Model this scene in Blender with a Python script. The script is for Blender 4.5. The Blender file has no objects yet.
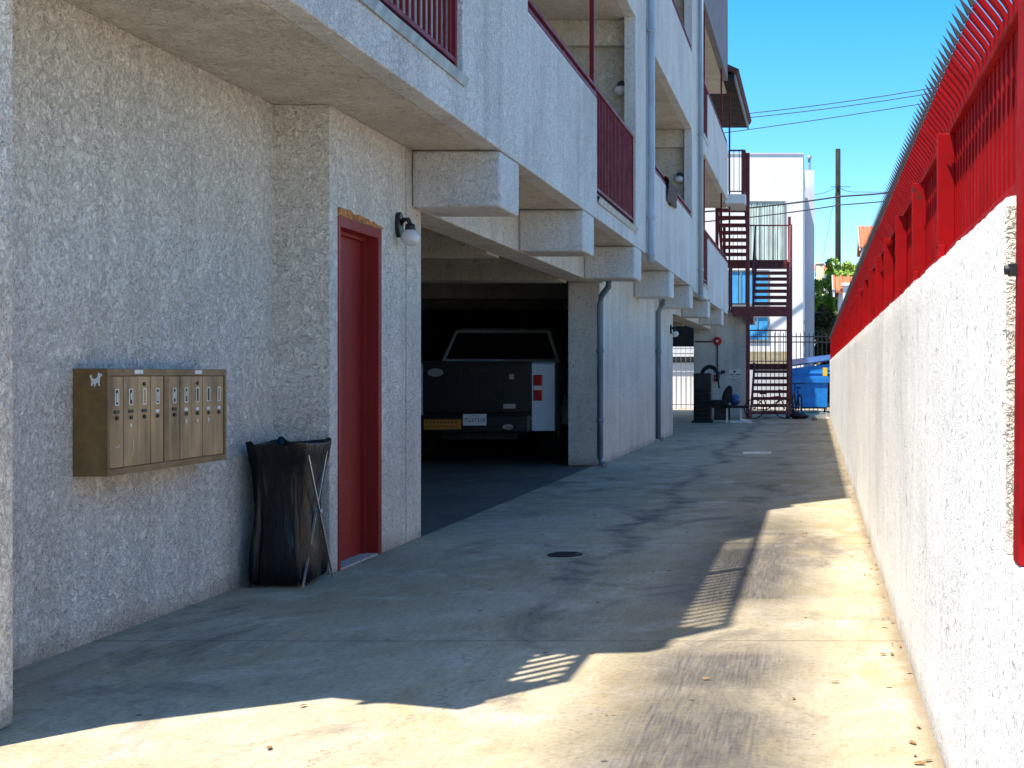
import bpy, bmesh, math, random
from mathutils import Vector, Matrix, noise
R = math.radians
rnd = random.Random(7)
sc = bpy.context.scene
C = sc.collection
F = 1350.0; VX = 815.0; VY = 374.0; H = 1.2

def W(px, py, d):                      # reading of the photograph: metres from pixel and depth ratio
    return Vector(((px-VX)*d, F*d, H-(py-VY)*d))

# ------------------------------------------------------------------ materials
def nt(name):
    m = bpy.data.materials.new(name); m.use_nodes = True
    n = m.node_tree; b = n.nodes['Principled BSDF']
    return m, n, b
def N(n, t, **kw):
    x = n.nodes.new(t)
    for k, v in kw.items():
        if k.startswith('i_'): x.inputs[k[2:].replace('_', ' ')].default_value = v
        else: setattr(x, k, v)
    return x
def L(n, a, b): n.links.new(a, b)
def pos(n, scale=(1, 1, 1)):
    g = N(n, 'ShaderNodeNewGeometry'); mp = N(n, 'ShaderNodeMapping')
    mp.inputs['Scale'].default_value = scale
    L(n, g.outputs['Position'], mp.inputs['Vector']); return mp.outputs['Vector']
def noi(n, v, scale, detail=4, rough=.55, dist=0):
    x = N(n, 'ShaderNodeTexNoise'); x.inputs['Scale'].default_value = scale
    x.inputs['Detail'].default_value = detail; x.inputs['Roughness'].default_value = rough
    x.inputs['Distortion'].default_value = dist
    L(n, v, x.inputs['Vector']); return x.outputs['Fac']
def ramp(n, f, stops):
    r = N(n, 'ShaderNodeValToRGB'); e = r.color_ramp.elements
    while len(e) < len(stops): e.new(.5)
    for q, (p, c) in zip(e, stops):
        q.position = p; q.color = (c, c, c, 1) if not isinstance(c, tuple) else (*c, 1)
    L(n, f, r.inputs['Fac']); return r.outputs['Color']
def mix(n, f, a, b, mode='MIX'):
    x = N(n, 'ShaderNodeMix', data_type='RGBA', blend_type=mode)
    for s, val in ((0, f), (6, a), (7, b)):
        if isinstance(val, (int, float)): x.inputs[s].default_value = val
        elif isinstance(val, tuple): x.inputs[s].default_value = (*val, 1)
        else: L(n, val, x.inputs[s])
    return x.outputs[2]
def mth(n, op, a, b=0.0, clamp=False):
    x = N(n, 'ShaderNodeMath', operation=op, use_clamp=clamp)
    for s, val in ((0, a), (1, b)):
        if isinstance(val, (int, float)): x.inputs[s].default_value = val
        else: L(n, val, x.inputs[s])
    return x.outputs[0]
def bump(n, b, h, strength=.5, dist=.01):
    x = N(n, 'ShaderNodeBump'); x.inputs['Strength'].default_value = strength
    x.inputs['Distance'].default_value = dist
    L(n, h, x.inputs['Height']); L(n, x.outputs['Normal'], b.inputs['Normal'])

def stucco(name, col, col2, scale=1.0, dist=.012, pits=0.0, clean=False):
    m, n, b = nt(name)
    v = pos(n, (1, 1, 1))
    a = noi(n, v, 9*scale, 3, .6, 1.6)          # knocked-down swirls
    c = noi(n, v, 24*scale, 3, .65, 1.2)
    f = noi(n, v, 90, 2, .6)
    big = noi(n, v, .9, 4, .6)
    la = noi(n, v, 12*scale, 2.5, .55, 2.2)
    ridge = ramp(n, mth(n, 'ABSOLUTE', mth(n, 'SUBTRACT', la, .5)), [(.0, 0.0), (.022, .75), (.09, 1.0)])
    ridge2 = ramp(n, c, [(.38, 0.0), (.50, 1.0), (.60, .45)])
    patch = ramp(n, noi(n, v, 2.6*scale, 5, .7, .5), [(.36, .15), (.60, 1.0)])
    hgt = mth(n, 'ADD', mth(n, 'MULTIPLY', ridge, .35), mth(n, 'ADD', mth(n, 'MULTIPLY', ridge2, .75), mth(n, 'MULTIPLY', f, .5)))
    base = mix(n, ramp(n, big, [(.35, 0.0), (.65, 1.0)]), col, col2)
    dirt = mix(n, 1.0, ramp(n, c, [(.34, .52), (.43, 1.0)]), mix(n, mth(n, 'MULTIPLY', patch, 1.0), (1., 1., 1.), ramp(n, ridge, [(0.0, .36), (.5, 1.0)])), 'MULTIPLY')  # dirt in the hollows, plus crease shade painted into the colour
    base = mix(n, .15 if clean else .75, base, dirt, 'MULTIPLY')
    base = mix(n, .15 if clean else .8, base, ramp(n, f, [(.30, .62), (.46, 1.0)]), 'MULTIPLY')
    base = mix(n, .8, base, ramp(n, noi(n, v, .45, 6, .7, .8), [(.34, .82), (.50, 1.0)]), 'MULTIPLY')
    # rain streaks and grime: long in z
    st = noi(n, pos(n, (2.2, 2.2, .22)), 2.0, 5, .6)
    base = mix(n, .22 if clean else .36, base, ramp(n, st, [(.34, .62), (.56, 1.0)]), 'MULTIPLY')
    # splash-back grime at the foot
    g = N(n, 'ShaderNodeSeparateXYZ'); L(n, pos(n), g.inputs[0])
    foot = mth(n, 'ADD', mth(n, 'MULTIPLY', g.outputs['Z'], 5.0), mth(n, 'MULTIPLY', big, .8))
    base = mix(n, .55, base, ramp(n, foot, [(.35, (.38, .33, .27)), (.95, (1., 1., 1.))]), 'MULTIPLY')
    if pits:
        p = noi(n, pos(n, (1, 1, .8)), 16, 3, .7, .8)
        pm = ramp(n, p, [(.33, 0.0), (.37, 1.0)])
        p2 = noi(n, pos(n), 55, 2, .6, .3)
        pm2 = ramp(n, p2, [(.35, 0.0), (.39, 1.0)])
        base = mix(n, pits, base, mix(n, 1.0, pm, pm2, 'MULTIPLY'), 'MULTIPLY')
        hgt = mth(n, 'ADD', hgt, mth(n, 'ADD', mth(n, 'MULTIPLY', pm, .9), mth(n, 'MULTIPLY', pm2, .6)))
    L(n, base, b.inputs['Base Color']); b.inputs['Roughness'].default_value = .95
    b.inputs['Specular IOR Level'].default_value = .15
    bump(n, b, hgt, .9, dist)
    return m

def plain(name, col, rough=.5, metal=0, var=.25, vs=8, bmp=.0, spec=.5, streak=False, coat=0):
    m, n, b = nt(name)
    v = pos(n, (1, 1, .25) if streak else (1, 1, 1))
    a = noi(n, v, vs, 5, .65)
    dark = tuple(max(0, c*(1-var)) for c in col)
    lite = tuple(min(1, c*(1+var*.6)) for c in col)
    L(n, mix(n, ramp(n, a, [(.32, 0.0), (.66, 1.0)]), dark, lite), b.inputs['Base Color'])
    L(n, ramp(n, a, [(.3, min(1, rough+.12)), (.7, max(0.02, rough-.08))]), b.inputs['Roughness'])
    b.inputs['Metallic'].default_value = metal
    b.inputs['Specular IOR Level'].default_value = spec
    if coat: b.inputs['Coat Weight'].default_value = coat
    if bmp: bump(n, b, noi(n, pos(n), vs*6, 3, .6), bmp, .004)
    return m

M = {}
M['stucco'] = stucco('stucco_warm_grey', (.87, .79, .69), (.95, .885, .80), 1.15)
M['stucco_upper'] = stucco('stucco_upper', (.82, .80, .775), (.92, .90, .87), 1.5, .009)
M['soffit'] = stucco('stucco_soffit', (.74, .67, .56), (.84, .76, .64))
M['wallwhite'] = stucco('white_rough_plaster', (.90, .89, .89), (.95, .94, .94), 1.5, .004, pits=.42, clean=True)
M['garage'] = plain('deep_shade_concrete', (.035, .034, .033), .95, var=.4, vs=2, spec=.1)  # near-black base colour stands in for the carport's deep shade
M['red'] = plain('red_gloss_paint', (.29, .003, .005), .5, spec=.12, var=.25, vs=6, bmp=.12)
def chips(mat, scale, lo, hi, col):
    n = M[mat].node_tree; b = n.nodes['Principled BSDF']; src = b.inputs['Base Color'].links[0].from_socket
    c = ramp(n, noi(n, pos(n), scale, 4, .7, .4), [(lo, 0.0), (hi, 1.0)])
    L(n, mix(n, c, src, col), b.inputs['Base Color'])
chips('red', 7, .66, .69, (.10, .02, .012))
M['redtip'] = plain('backlit_black_tip', (.02, .01, .012), .5, var=.4)  # near-black colour makes the spike tips look backlit
M['redrail'] = plain('maroon_rail_paint', (.20, .012, .022), .5, spec=.2, var=.3, vs=5)
M['reddoor'] = plain('maroon_door_paint', (.25, .022, .020), .5, spec=.15, var=.2, vs=2, bmp=.05, streak=True)
M['redstair'] = plain('maroon_steel', (.13, .014, .018), .5, var=.35)
M['flash'] = plain('galvanised_flashing', (.22, .28, .34), .45, .5, var=.25, streak=True)
M['pipe'] = plain('painted_downpipe', (.36, .42, .47), .55, .0, var=.2, streak=True)
M['pipedark'] = plain('weathered_downpipe', (.16, .20, .235), .6, .0, var=.3, streak=True)
M['rust'] = plain('flaking_rust', (.50, .19, .05), .95, var=.75, vs=26, bmp=.9)
M['black'] = plain('black_metal', (.012, .012, .013), .45, var=.3)
M['rubber'] = plain('rubber', (.012, .012, .012), .85, var=.3)
M['chrome'] = plain('dull_chrome', (.55, .55, .56), .3, .9, var=.1)
M['brownbox'] = plain('bronze_enamel', (.21, .125, .045), .45, .1, var=.3, vs=9, bmp=.08)
M['brass'] = plain('scuffed_bronze_door', (.36, .235, .115), .45, .2, var=.5, vs=6, bmp=.15, streak=True)
M['label'] = plain('ivory_label', (.80, .77, .66), .5, var=.2, vs=30)
M['white'] = plain('white_paint', (.75, .75, .76), .45, var=.08)
M['bluepaint'] = plain('dumpster_blue_paint', (.010, .20, .60), .42, var=.3, vs=4, bmp=.1)
M['tile'] = plain('terracotta_tiles', (.55, .14, .06), .8, var=.35, vs=10)
M['tiledark'] = plain('dark_red_tiles', (.07, .03, .028), .8, var=.4, vs=10)
M['purple'] = plain('grey_mauve_stucco', (.24, .22, .25), .9, var=.12, vs=3, spec=.2)
M['whitebldg'] = plain('white_render', (.76, .74, .76), .9, var=.07, vs=.6, spec=.2, streak=True)
M['greybldg'] = plain('grey_render', (.55, .56, .60), .9, var=.08, vs=.6, spec=.2, streak=True)
M['wood'] = plain('weathered_pole_wood', (.008, .007, .007), .9, var=.4, streak=True)
M['bark'] = plain('bark', (.07, .05, .035), .9, var=.4)
M['wire'] = plain('cable', (.02, .022, .03), .6)
M['curtain'] = plain('pale_green_curtain', (.52, .62, .58), .9, var=.25, vs=6, streak=True)
M['blueglass'] = plain('bright_blue_blind', (.06, .36, .72), .5, var=.25, vs=4, streak=True)
M['frame'] = plain('aluminium_frame', (.35, .37, .39), .4, .6, var=.1)
M['tan'] = plain('tan_block_wall', (.45, .38, .25), .9, var=.2)
M['yellow'] = plain('yellow_sticker', (.75, .50, .03), .5, var=.1)
M['orange'] = plain('orange_sticker', (.62, .23, .02), .5, var=.25, vs=20)
M['truckdark'] = plain('black_tailgate_paint', (.014, .014, .016), .35, var=.3)
M['truckwhite'] = plain('silver_white_truck_paint', (.66, .72, .78), .3, var=.05, coat=.5)
M['glassdark'] = plain('dark_glass', (.008, .009, .010), .12, var=.2)
M['lampred'] = plain('red_lens', (.50, .01, .012), .2, var=.1, coat=.6)
M['lampclear'] = plain('clear_lens', (.85, .72, .66), .2, var=.1)
M['globe'] = plain('opal_globe', (.62, .58, .60), .25, var=.08, vs=20, coat=.3)
M['towel'] = plain('brown_towel', (.11, .072, .060), .95, var=.35, vs=12, bmp=.5)
M['cast'] = plain('cast_iron', (.025, .027, .03), .6, .4, var=.4, vs=30, bmp=.5)
M['blueball'] = plain('blue_vinyl', (.02, .07, .22), .4)
M['leafbrown'] = plain('dry_leaf', (.22, .11, .04), .9, var=.5, vs=60)
M['stone'] = plain('concrete_bits', (.40, .38, .34), .9, var=.4, vs=40)
M['darkvoid'] = plain('unlit_room', (.02, .02, .022), .8)

def bagmat():
    m, n, b = nt('black_bin_liner')
    a = noi(n, pos(n, (1, 1, .22)), 11, 2.5, .55, 1.6)
    L(n, mix(n, a, (.003, .003, .004), (.009, .009, .012)), b.inputs['Base Color'])
    b.inputs['Roughness'].default_value = .36; b.inputs['Specular IOR Level'].default_value = .4
    bump(n, b, mth(n, 'ADD', a, mth(n, 'MULTIPLY', noi(n, pos(n, (1, 1, .6)), 40, 3, .6, 1.), .12)), .6, .025)
    return m
M['bag'] = bagmat()

def leafmat(name, a, b_):
    m, n, b = nt(name)
    oi = N(n, 'ShaderNodeNewGeometry')
    L(n, mix(n, noi(n, pos(n), 1.6, 3, .6), a, b_), b.inputs['Base Color'])
    b.inputs['Roughness'].default_value = .6
    b.inputs['Transmission Weight'].default_value = .0
    b.inputs['Subsurface Weight'].default_value = .0
    return m
M['leaf'] = leafmat('green_leaves', (.09, .18, .015), (.28, .42, .04))
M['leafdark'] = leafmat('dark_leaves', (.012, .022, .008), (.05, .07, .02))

def concrete(name, garage=False):
    m, n, b = nt(name)
    v = pos(n)
    sep = N(n, 'ShaderNodeSeparateXYZ'); L(n, v, sep.inputs[0])
    X, Y = sep.outputs['X'], sep.outputs['Y']
    big = noi(n, v, .55, 5, .62, .6)
    mid = noi(n, v, 2.4, 6, .68, .5)
    fine = noi(n, v, 38, 4, .7)
    brush = noi(n, pos(n, (1, .05, 1)), 80, 3, .6)
    sepia = noi(n, pos(n, (1, .6, 1)), 1.3, 6, .7, 1.2)
    base = mix(n, ramp(n, big, [(.36, 0.0), (.64, 1.0)]), (.355, .30, .19), (.455, .40, .295))
    # ochre rust-water stains
    base = mix(n, ramp(n, sepia, [(.53, 0.0), (.74, .7)]), base, (.38, .27, .11))
    # pale efflorescence
    base = mix(n, ramp(n, mid, [(.52, 0.0), (.70, .75)]), base, (.54, .48, .41))
    # dark grime blotches
    gr = noi(n, pos(n, (1, .55, 1)), 1.1, 7, .72, .9)
    base = mix(n, ramp(n, gr, [(.34, .9), (.47, 0.0)]), base, (.17, .145, .12))
    # tyre-rubber band, x around -0.42, broken up along y
    d1 = mth(n, 'ABSOLUTE', mth(n, 'ADD', X, .40))
    band = ramp(n, mth(n, 'MULTIPLY', d1, 1.0), [(.16, 1.0), (.56, 0.0)])
    brk = ramp(n, noi(n, pos(n, (.5, 1, 1)), .85, 3, .55, .3), [(.28, .30), (.50, 1.0)])
    bs = ramp(n, brush, [(.2, .60), (.7, 1.0)])
    t = mth(n, 'MULTIPLY', mth(n, 'MULTIPLY', band, brk), bs)
    yl = ramp(n, mth(n, 'MULTIPLY', Y, .05), [(.50, 1.0), (.62, .25)])
    t = mth(n, 'MULTIPLY', mth(n, 'MULTIPLY', t, yl), 1.0)
    base = mix(n, t, base, (.055, .052, .055))
    # wet trail down the gutter line
    w = noi(n, pos(n, (0, .45, 0)), 1.0, 3, .6)
    d2 = mth(n, 'ABSOLUTE', mth(n, 'ADD', X, mth(n, 'ADD', .85, mth(n, 'MULTIPLY', w, 1.1))))
    wob = noi(n, v, 3.2, 4, .65, .6)
    trail = ramp(n, mth(n, 'ADD', d2, mth(n, 'MULTIPLY', wob, .62)), [(.26, 1.0), (.46, 0.0)])
    tl = ramp(n, mth(n, 'MULTIPLY', Y, .05), [(.30, 0.0), (.42, 1.0)])
    base = mix(n, mth(n, 'MULTIPLY', mth(n, 'MULTIPLY', trail, tl), .85), base, (.10, .092, .085))
    # brush texture and speckle
    base = mix(n, .32, base, ramp(n, brush, [(.3, .60), (.6, 1.0)]), 'MULTIPLY')
    base = mix(n, .5, base, ramp(n, noi(n, pos(n, (1, .5, 1)), 7, 6, .75, .4), [(.32, .62), (.58, 1.0)]), 'MULTIPLY')
    base = mix(n, .62, base, ramp(n, fine, [(.32, .50), (.52, 1.0)]), 'MULTIPLY')
    # small dark gum spots
    vo = N(n, 'ShaderNodeTexVoronoi'); vo.inputs['Scale'].default_value = 3.0
    vo.inputs['Randomness'].default_value = 1.0
    L(n, v, vo.inputs['Vector'])
    base = mix(n, ramp(n, vo.outputs['Distance'], [(.030, .9), (.045, 0.0)]), base, (.035, .03, .028))
    vo2 = N(n, 'ShaderNodeTexVoronoi'); vo2.inputs['Scale'].default_value = 9.0
    L(n, v, vo2.inputs['Vector'])
    sp = mth(n, 'MULTIPLY', ramp(n, vo2.outputs['Distance'], [(.05, 1.0), (.09, 0.0)]), ramp(n, noi(n, v, 1.7, 3), [(.52, 0.0), (.58, 1.0)]))
    base = mix(n, mth(n, 'MULTIPLY', sp, .75), base, (.08, .055, .035))
    # grime against the right-hand wall
    wl = ramp(n, mth(n, 'ADD', X, mth(n, 'MULTIPLY', wob, .12)), [(.37, 0.0), (.44, .7)])
    base = mix(n, wl, base, (.16, .12, .08))
    # joints across the drive
    j = None
    for y0 in (6.07, 9.57, 13.07, 16.9, 20.5, 24.2, 28.0, 32.0):
        e = mth(n, 'ABSOLUTE', mth(n, 'SUBTRACT', mth(n, 'ADD', Y, mth(n, 'MULTIPLY', wob, .03)), y0+.015))
        e = mth(n, 'LESS_THAN', e, .008 if y0 < 12 else .02)
        j = e if j is None else mth(n, 'MAXIMUM', j, e)
    # a wandering crack
    cr = mth(n, 'ABSOLUTE', mth(n, 'SUBTRACT', mth(n, 'ADD', X, mth(n, 'MULTIPLY', noi(n, pos(n, (.2, 1, 1)), 1.6, 6, .7), .9)), -.98))
    cm = mth(n, 'MULTIPLY', mth(n, 'LESS_THAN', cr, .0035), mth(n, 'LESS_THAN', Y, 6.0))
    j = mth(n, 'MAXIMUM', j, mth(n, 'MULTIPLY', cm, .8))
    base = mix(n, mth(n, 'MULTIPLY', j, .62), base, (.07, .055, .04))
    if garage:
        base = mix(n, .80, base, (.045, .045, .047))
    L(n, base, b.inputs['Base Color'])
    L(n, ramp(n, mid, [(.3, .93), (.7, .72)]), b.inputs['Roughness'])
    b.inputs['Specular IOR Level'].default_value = .35
    hh = mth(n, 'SUBTRACT', mth(n, 'ADD', mth(n, 'MULTIPLY', brush, .5), mth(n, 'MULTIPLY', fine, .5)), mth(n, 'MULTIPLY', j, 1.5))
    bump(n, b, hh, .55, .004)
    return m
M['concrete'] = concrete('stained_concrete')
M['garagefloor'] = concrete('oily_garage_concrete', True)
M['dirt'] = plain('dusty_ground', (.20, .18, .15), .95, var=.3, vs=1.5, bmp=.3)

# ------------------------------------------------------------------ geometry helpers
def bx(bm, x0, x1, y0, y1, z0, z1, mi=0):
    vs = [bm.verts.new((x, y, z)) for z in (z0, z1) for x, y in ((x0, y0), (x1, y0), (x1, y1), (x0, y1))]
    for f in ((3, 2, 1, 0), (4, 5, 6, 7), (0, 1, 5, 4), (1, 2, 6, 5), (2, 3, 7, 6), (3, 0, 4, 7)):
        bm.faces.new([vs[i] for i in f]).material_index = mi
    return bm
def prism(bm, poly, z0, z1, mi=0):
    a = [bm.verts.new((x, y, z0)) for x, y in poly]; b = [bm.verts.new((x, y, z1)) for x, y in poly]
    k = len(poly)
    bm.faces.new(a[::-1]).material_index = mi; bm.faces.new(b).material_index = mi
    for i in range(k): bm.faces.new((a[i], a[(i+1) % k], b[(i+1) % k], b[i])).material_index = mi
def tube(bm, pts, r, seg=8, mi=0, cap=True):
    pts = [Vector(p) for p in pts]; rings = []
    rs = r if isinstance(r, (list, tuple)) else [r]*len(pts)
    for i, p in enumerate(pts):
        t = (pts[min(i+1, len(pts)-1)] - pts[max(i-1, 0)]).normalized()
        u = t.cross(Vector((0, 0, 1)) if abs(t.z) < .95 else Vector((0, 1, 0))).normalized(); w = t.cross(u)
        rings.append([bm.verts.new(p + (u*math.cos(a)+w*math.sin(a))*rs[i]) for a in [2*math.pi*k/seg for k in range(seg)]])
    for a, b in zip(rings, rings[1:]):
        for k in range(seg):
            f = bm.faces.new((a[k], a[(k+1) % seg], b[(k+1) % seg], b[k])); f.smooth = True; f.material_index = mi
    if cap:
        for rr in (rings[0][::-1], rings[-1]):
            try: bm.faces.new(rr).material_index = mi
            except ValueError: pass
def bar(bm, a, b, w, h=None, mi=0):
    a, b = Vector(a), Vector(b); h = h or w; t = (b-a).normalized()
    u = t.cross(Vector((0, 0, 1)) if abs(t.z) < .95 else Vector((0, 1, 0))).normalized(); v = u.cross(t)
    vs = [bm.verts.new(p + u*su*w/2 + v*sv*h/2) for p in (a, b) for su, sv in ((-1, -1), (1, -1), (1, 1), (-1, 1))]
    for f in ((3, 2, 1, 0), (4, 5, 6, 7), (0, 1, 5, 4), (1, 2, 6, 5), (2, 3, 7, 6), (3, 0, 4, 7)):
        bm.faces.new([vs[i] for i in f]).material_index = mi
def sphere(bm, c, r, sx=1, sy=1, sz=1, seg=20, mi=0):
    mm = Matrix.Translation(c) @ Matrix.Diagonal((sx, sy, sz, 1))
    res = bmesh.ops.create_uvsphere(bm, u_segments=seg, v_segments=seg//2+2, radius=r, matrix=mm)
    for v in res['verts']:
        for f in v.link_faces: f.smooth = True; f.material_index = mi
def cyl(bm, c, r, axis='z', h=.1, seg=24, r2=None, mi=0):
    rot = {'z': Matrix.Identity(4), 'x': Matrix.Rotation(R(90), 4, 'Y'), 'y': Matrix.Rotation(R(90), 4, 'X')}[axis]
    res = bmesh.ops.create_cone(bm, cap_ends=True, segments=seg, radius1=r, radius2=r if r2 is None else r2, depth=h, matrix=Matrix.Translation(c) @ rot)
    fs = set(f for v in res['verts'] for f in v.link_faces)
    for f in fs:
        f.material_index = mi
        if len(f.verts) == 4: f.smooth = True
def sheet(bm, x0, x1, y0, y1, z, mi=0):
    vs = [bm.verts.new(p) for p in ((x0, y0, z), (x1, y0, z), (x1, y1, z), (x0, y1, z))]
    bm.faces.new(vs).material_index = mi
def obj(name, bm, mats, parent=None, bevel=0, loc=None, label=None, smooth_angle=None):
    bmesh.ops.recalc_face_normals(bm, faces=bm.faces)
    me = bpy.data.meshes.new(name); bm.to_mesh(me); bm.free()
    for m in (mats if isinstance(mats, (list, tuple)) else [mats]): me.materials.append(M[m])
    o = bpy.data.objects.new(name, me); C.objects.link(o)
    if parent: o.parent = parent
    if loc: o.location = loc
    if bevel:
        md = o.modifiers.new('edge', 'BEVEL'); md.width = bevel; md.segments = 2; md.limit_method = 'ANGLE'
    if label: o['label'] = label
    return o
def B(): return bmesh.new()
def boxo(name, mat, parent, *c, bevel=0): return obj(name, bx(B(), *c), mat, parent, bevel)
def tag(o, label, cat, group=None):
    o['label'] = label; o['category'] = cat
    if group: o['group'] = group
    return o
def thing(name, label, cat, loc=(0, 0, 0), rz=0, group=None):
    o = bpy.data.objects.new(name, None); C.objects.link(o); o.location = loc; o.rotation_euler = (0, 0, rz)
    o.empty_display_size = .2
    return tag(o, label, cat, group)
def kind(o, k='structure'): o['kind'] = k; return o
def text(name, body, size, loc, rot, mat, parent, ext=.001, align='CENTER'):
    cu = bpy.data.curves.new(name, 'FONT'); cu.body = body; cu.size = size; cu.extrude = ext
    cu.align_x = align; cu.align_y = 'CENTER'
    t = bpy.data.objects.new(name, cu); C.objects.link(t)
    dg = bpy.context.evaluated_depsgraph_get(); dg.update()
    me = bpy.data.meshes.new_from_object(t.evaluated_get(dg)); bpy.data.objects.remove(t)
    me.materials.clear(); me.materials.append(M[mat]); me.name = name
    o = bpy.data.objects.new(name, me); C.objects.link(o)
    o.location = loc; o.rotation_euler = rot; o.parent = parent
    return o

# ------------------------------------------------------------------ camera, sky, sun
cam = bpy.data.cameras.new('camera'); co = bpy.data.objects.new('camera', cam); C.objects.link(co)
cam.sensor_width = 36; cam.lens = F/1024*36
cam.shift_x = (512-VX)/1024; cam.shift_y = (VY-384)/1024
cam.clip_start = .05; cam.clip_end = 3000
co.location = (0, 0, H); co.rotation_euler = (R(90), 0, 0)
sc.camera = co
K = Vector((.234, .285, -1.0))
sd = bpy.data.lights.new('sun', 'SUN'); so = bpy.data.objects.new('sun', sd); C.objects.link(so)
sd.energy = 4.8; sd.angle = R(.5); sd.color = (1, .915, .77)
so.rotation_euler = K.to_track_quat('-Z', 'Y').to_euler(); so.location = (-3, -4, 20)
S = -K.normalized()
wd = bpy.data.worlds.new('World'); sc.world = wd; wd.use_nodes = True
wn = wd.node_tree; bg = wn.nodes['Background']
sky = wn.nodes.new('ShaderNodeTexSky'); sky.sky_type = 'NISHITA'; sky.sun_disc = False
sky.sun_elevation = math.asin(S.z); sky.sun_rotation = math.atan2(S.x, S.y)
sky.air_density = 1.0; sky.dust_density = .4; sky.ozone_density = 4.0; sky.altitude = 200
hs = wn.nodes.new('ShaderNodeHueSaturation'); hs.inputs['Saturation'].default_value = 1.42; hs.inputs['Hue'].default_value = .494
wn.links.new(sky.outputs[0], hs.inputs['Color']); wn.links.new(hs.outputs[0], bg.inputs[0]); bg.inputs[1].default_value = .122
vs_ = sc.view_settings; vs_.view_transform = 'Standard'; vs_.look = 'None'; vs_.gamma = 1; vs_.exposure = 1.2
try: vs_.use_curve_mapping = False
except Exception: pass
sc.cycles.max_bounces = 8; sc.cycles.diffuse_bounces = 5
sc.cycles.use_denoising = True

# ------------------------------------------------------------------ setting
bm = B(); sheet(bm, -250, 250, -60, 500, -.02); kind(obj('ground', bm, 'dirt'))
bm = B(); bx(bm, -2.9, .396, -6, 43.5, -.1, .0); bx(bm, -3.6, -2.9, -6, 9.94, -.1, 0.0)
bx(bm, -7, -2.9, 26.8, 49, -.1, 0); bx(bm, -2.9, 8, 43.5, 49, -.1, 0)
kind(obj('driveway', bm, 'concrete'))
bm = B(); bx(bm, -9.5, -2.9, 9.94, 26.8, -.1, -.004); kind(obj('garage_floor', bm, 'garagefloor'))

# ------------------------------------------------------------------ apartment building
X1, X2, X2B, X3, XC = -3.24, -2.90, -2.82, -2.26, -3.60
XT = -2.40      # inner face of the facade band
bl = thing('apartment_building', 'grey stucco apartment building on the left with carport below and open walkways above', 'building', (-5, 5, 0))
bl_inv = Vector((5, -5, 0))
def part(name, bm, mats, parent=None, bevel=0, label=None):
    bmesh.ops.translate(bm, vec=bl_inv, verts=bm.verts)
    return obj(name, bm, mats, parent or bl, bevel, label=label)
def pb(name, mat, *c, bevel=.012, label=None): return part(name, bx(B(), *c), mat, None, bevel, label)

pb('pier', 'stucco_upper' if 0 else 'stucco', XC, -2.74, 4.2, 4.62, 0, 2.81)
pb('wall', 'stucco', XC, X1, 4.62, 8.07, 0, 2.81, bevel=0)
# wall with the door
bm = B()
bx(bm, XC, X2, 8.07, 8.205, 0, 2.81); bx(bm, XC, X2, 9.025, 9.565, 0, 2.81)
bx(bm, XC, X2, 9.585, 9.94, 0, 2.81); bx(bm, XC, X2, 8.205, 9.025, 2.165, 2.81)
bx(bm, XC, -3.12, 8.205, 9.025, 0, 2.165); bx(bm, XC, X2-.02, 9.565, 9.585, 0, 2.81)
part('wall', bm, 'stucco', bevel=.006)
# door
bm = B(); xf = X2+.004
bx(bm, -3.05, xf, 8.205, 8.245, 0.0, 2.165); bx(bm, -3.05, xf, 8.96, 9.025, 0.0, 2.165); bx(bm, -3.05, xf, 8.245, 8.96, 2.10, 2.165)
bx(bm, -3.05, -2.975, 8.245, 8.265, 0, 2.1); bx(bm, -3.05, -2.975, 8.93, 8.96, 0, 2.1); bx(bm, -3.05, -2.975, 8.265, 8.93, 2.075, 2.1)
df = part('door_frame', bm, 'reddoor', bevel=.003, label='dark red steel door frame with stepped jambs')
bm = B(); bx(bm, -3.045, -3.005, 8.265, 8.93, .012, 2.075)
dl = part('door', bm, 'reddoor', bevel=.003)
bm = B(); bx(bm, -3.12, -2.90, 8.245, 8.96, 0, .012); part('threshold', bm, 'stone')
# rusted strip over the frame: ragged upper edge
bm = B(); pts = []
for i in range(26):
    y = 8.20+.85*i/25
    pts.append((y, 2.215+.018*noise.noise(Vector((y*9, 0, 3)))+.02*(noise.noise(Vector((y*23, 1, 3)))) - .035*(i/25)**2))
lo = [(9.05, 2.168), (8.20, 2.168)]
f = [(X2+.006, y, z) for y, z in pts+lo]; g = [(X2+.0005, y, z) for y, z in pts+lo]
a = [bm.verts.new(p) for p in f]; b2 = [bm.verts.new(p) for p in g]
bm.faces.new(a); bm.faces.new(b2[::-1])
for i in range(len(a)): bm.faces.new((a[i], b2[i], b2[(i+1) % len(a)], a[(i+1) % len(a)]))
part('rusted_lintel_strip', bm, 'rust', label='rusty ragged strip above the door frame')
# end column and far wall
pb('column', 'stucco', X1, X2B, 17.7, 18.1, 0, 2.40)
bm = B(); bx(bm, X1, X2B-.004, 18.1, 26.8, 0, 2.40); bx(bm, X1, X2B-.004, 17.9, 26.8, 2.401, 2.81)
part('wall', bm, 'stucco')
# garage shell
bm = B()
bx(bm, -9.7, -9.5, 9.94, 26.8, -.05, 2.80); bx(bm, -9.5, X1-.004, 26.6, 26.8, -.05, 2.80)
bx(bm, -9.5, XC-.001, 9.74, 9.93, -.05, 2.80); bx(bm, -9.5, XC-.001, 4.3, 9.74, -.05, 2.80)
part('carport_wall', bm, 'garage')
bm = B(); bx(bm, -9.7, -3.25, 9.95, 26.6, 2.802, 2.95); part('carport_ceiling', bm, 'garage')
pb('lintel', 'stucco', -3.22, X2, 9.942, 17.698, 2.402, 2.806)
pb('lintel', 'stucco', -3.22, X2B, 26.802, 36.6, 2.402, 2.806)
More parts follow.
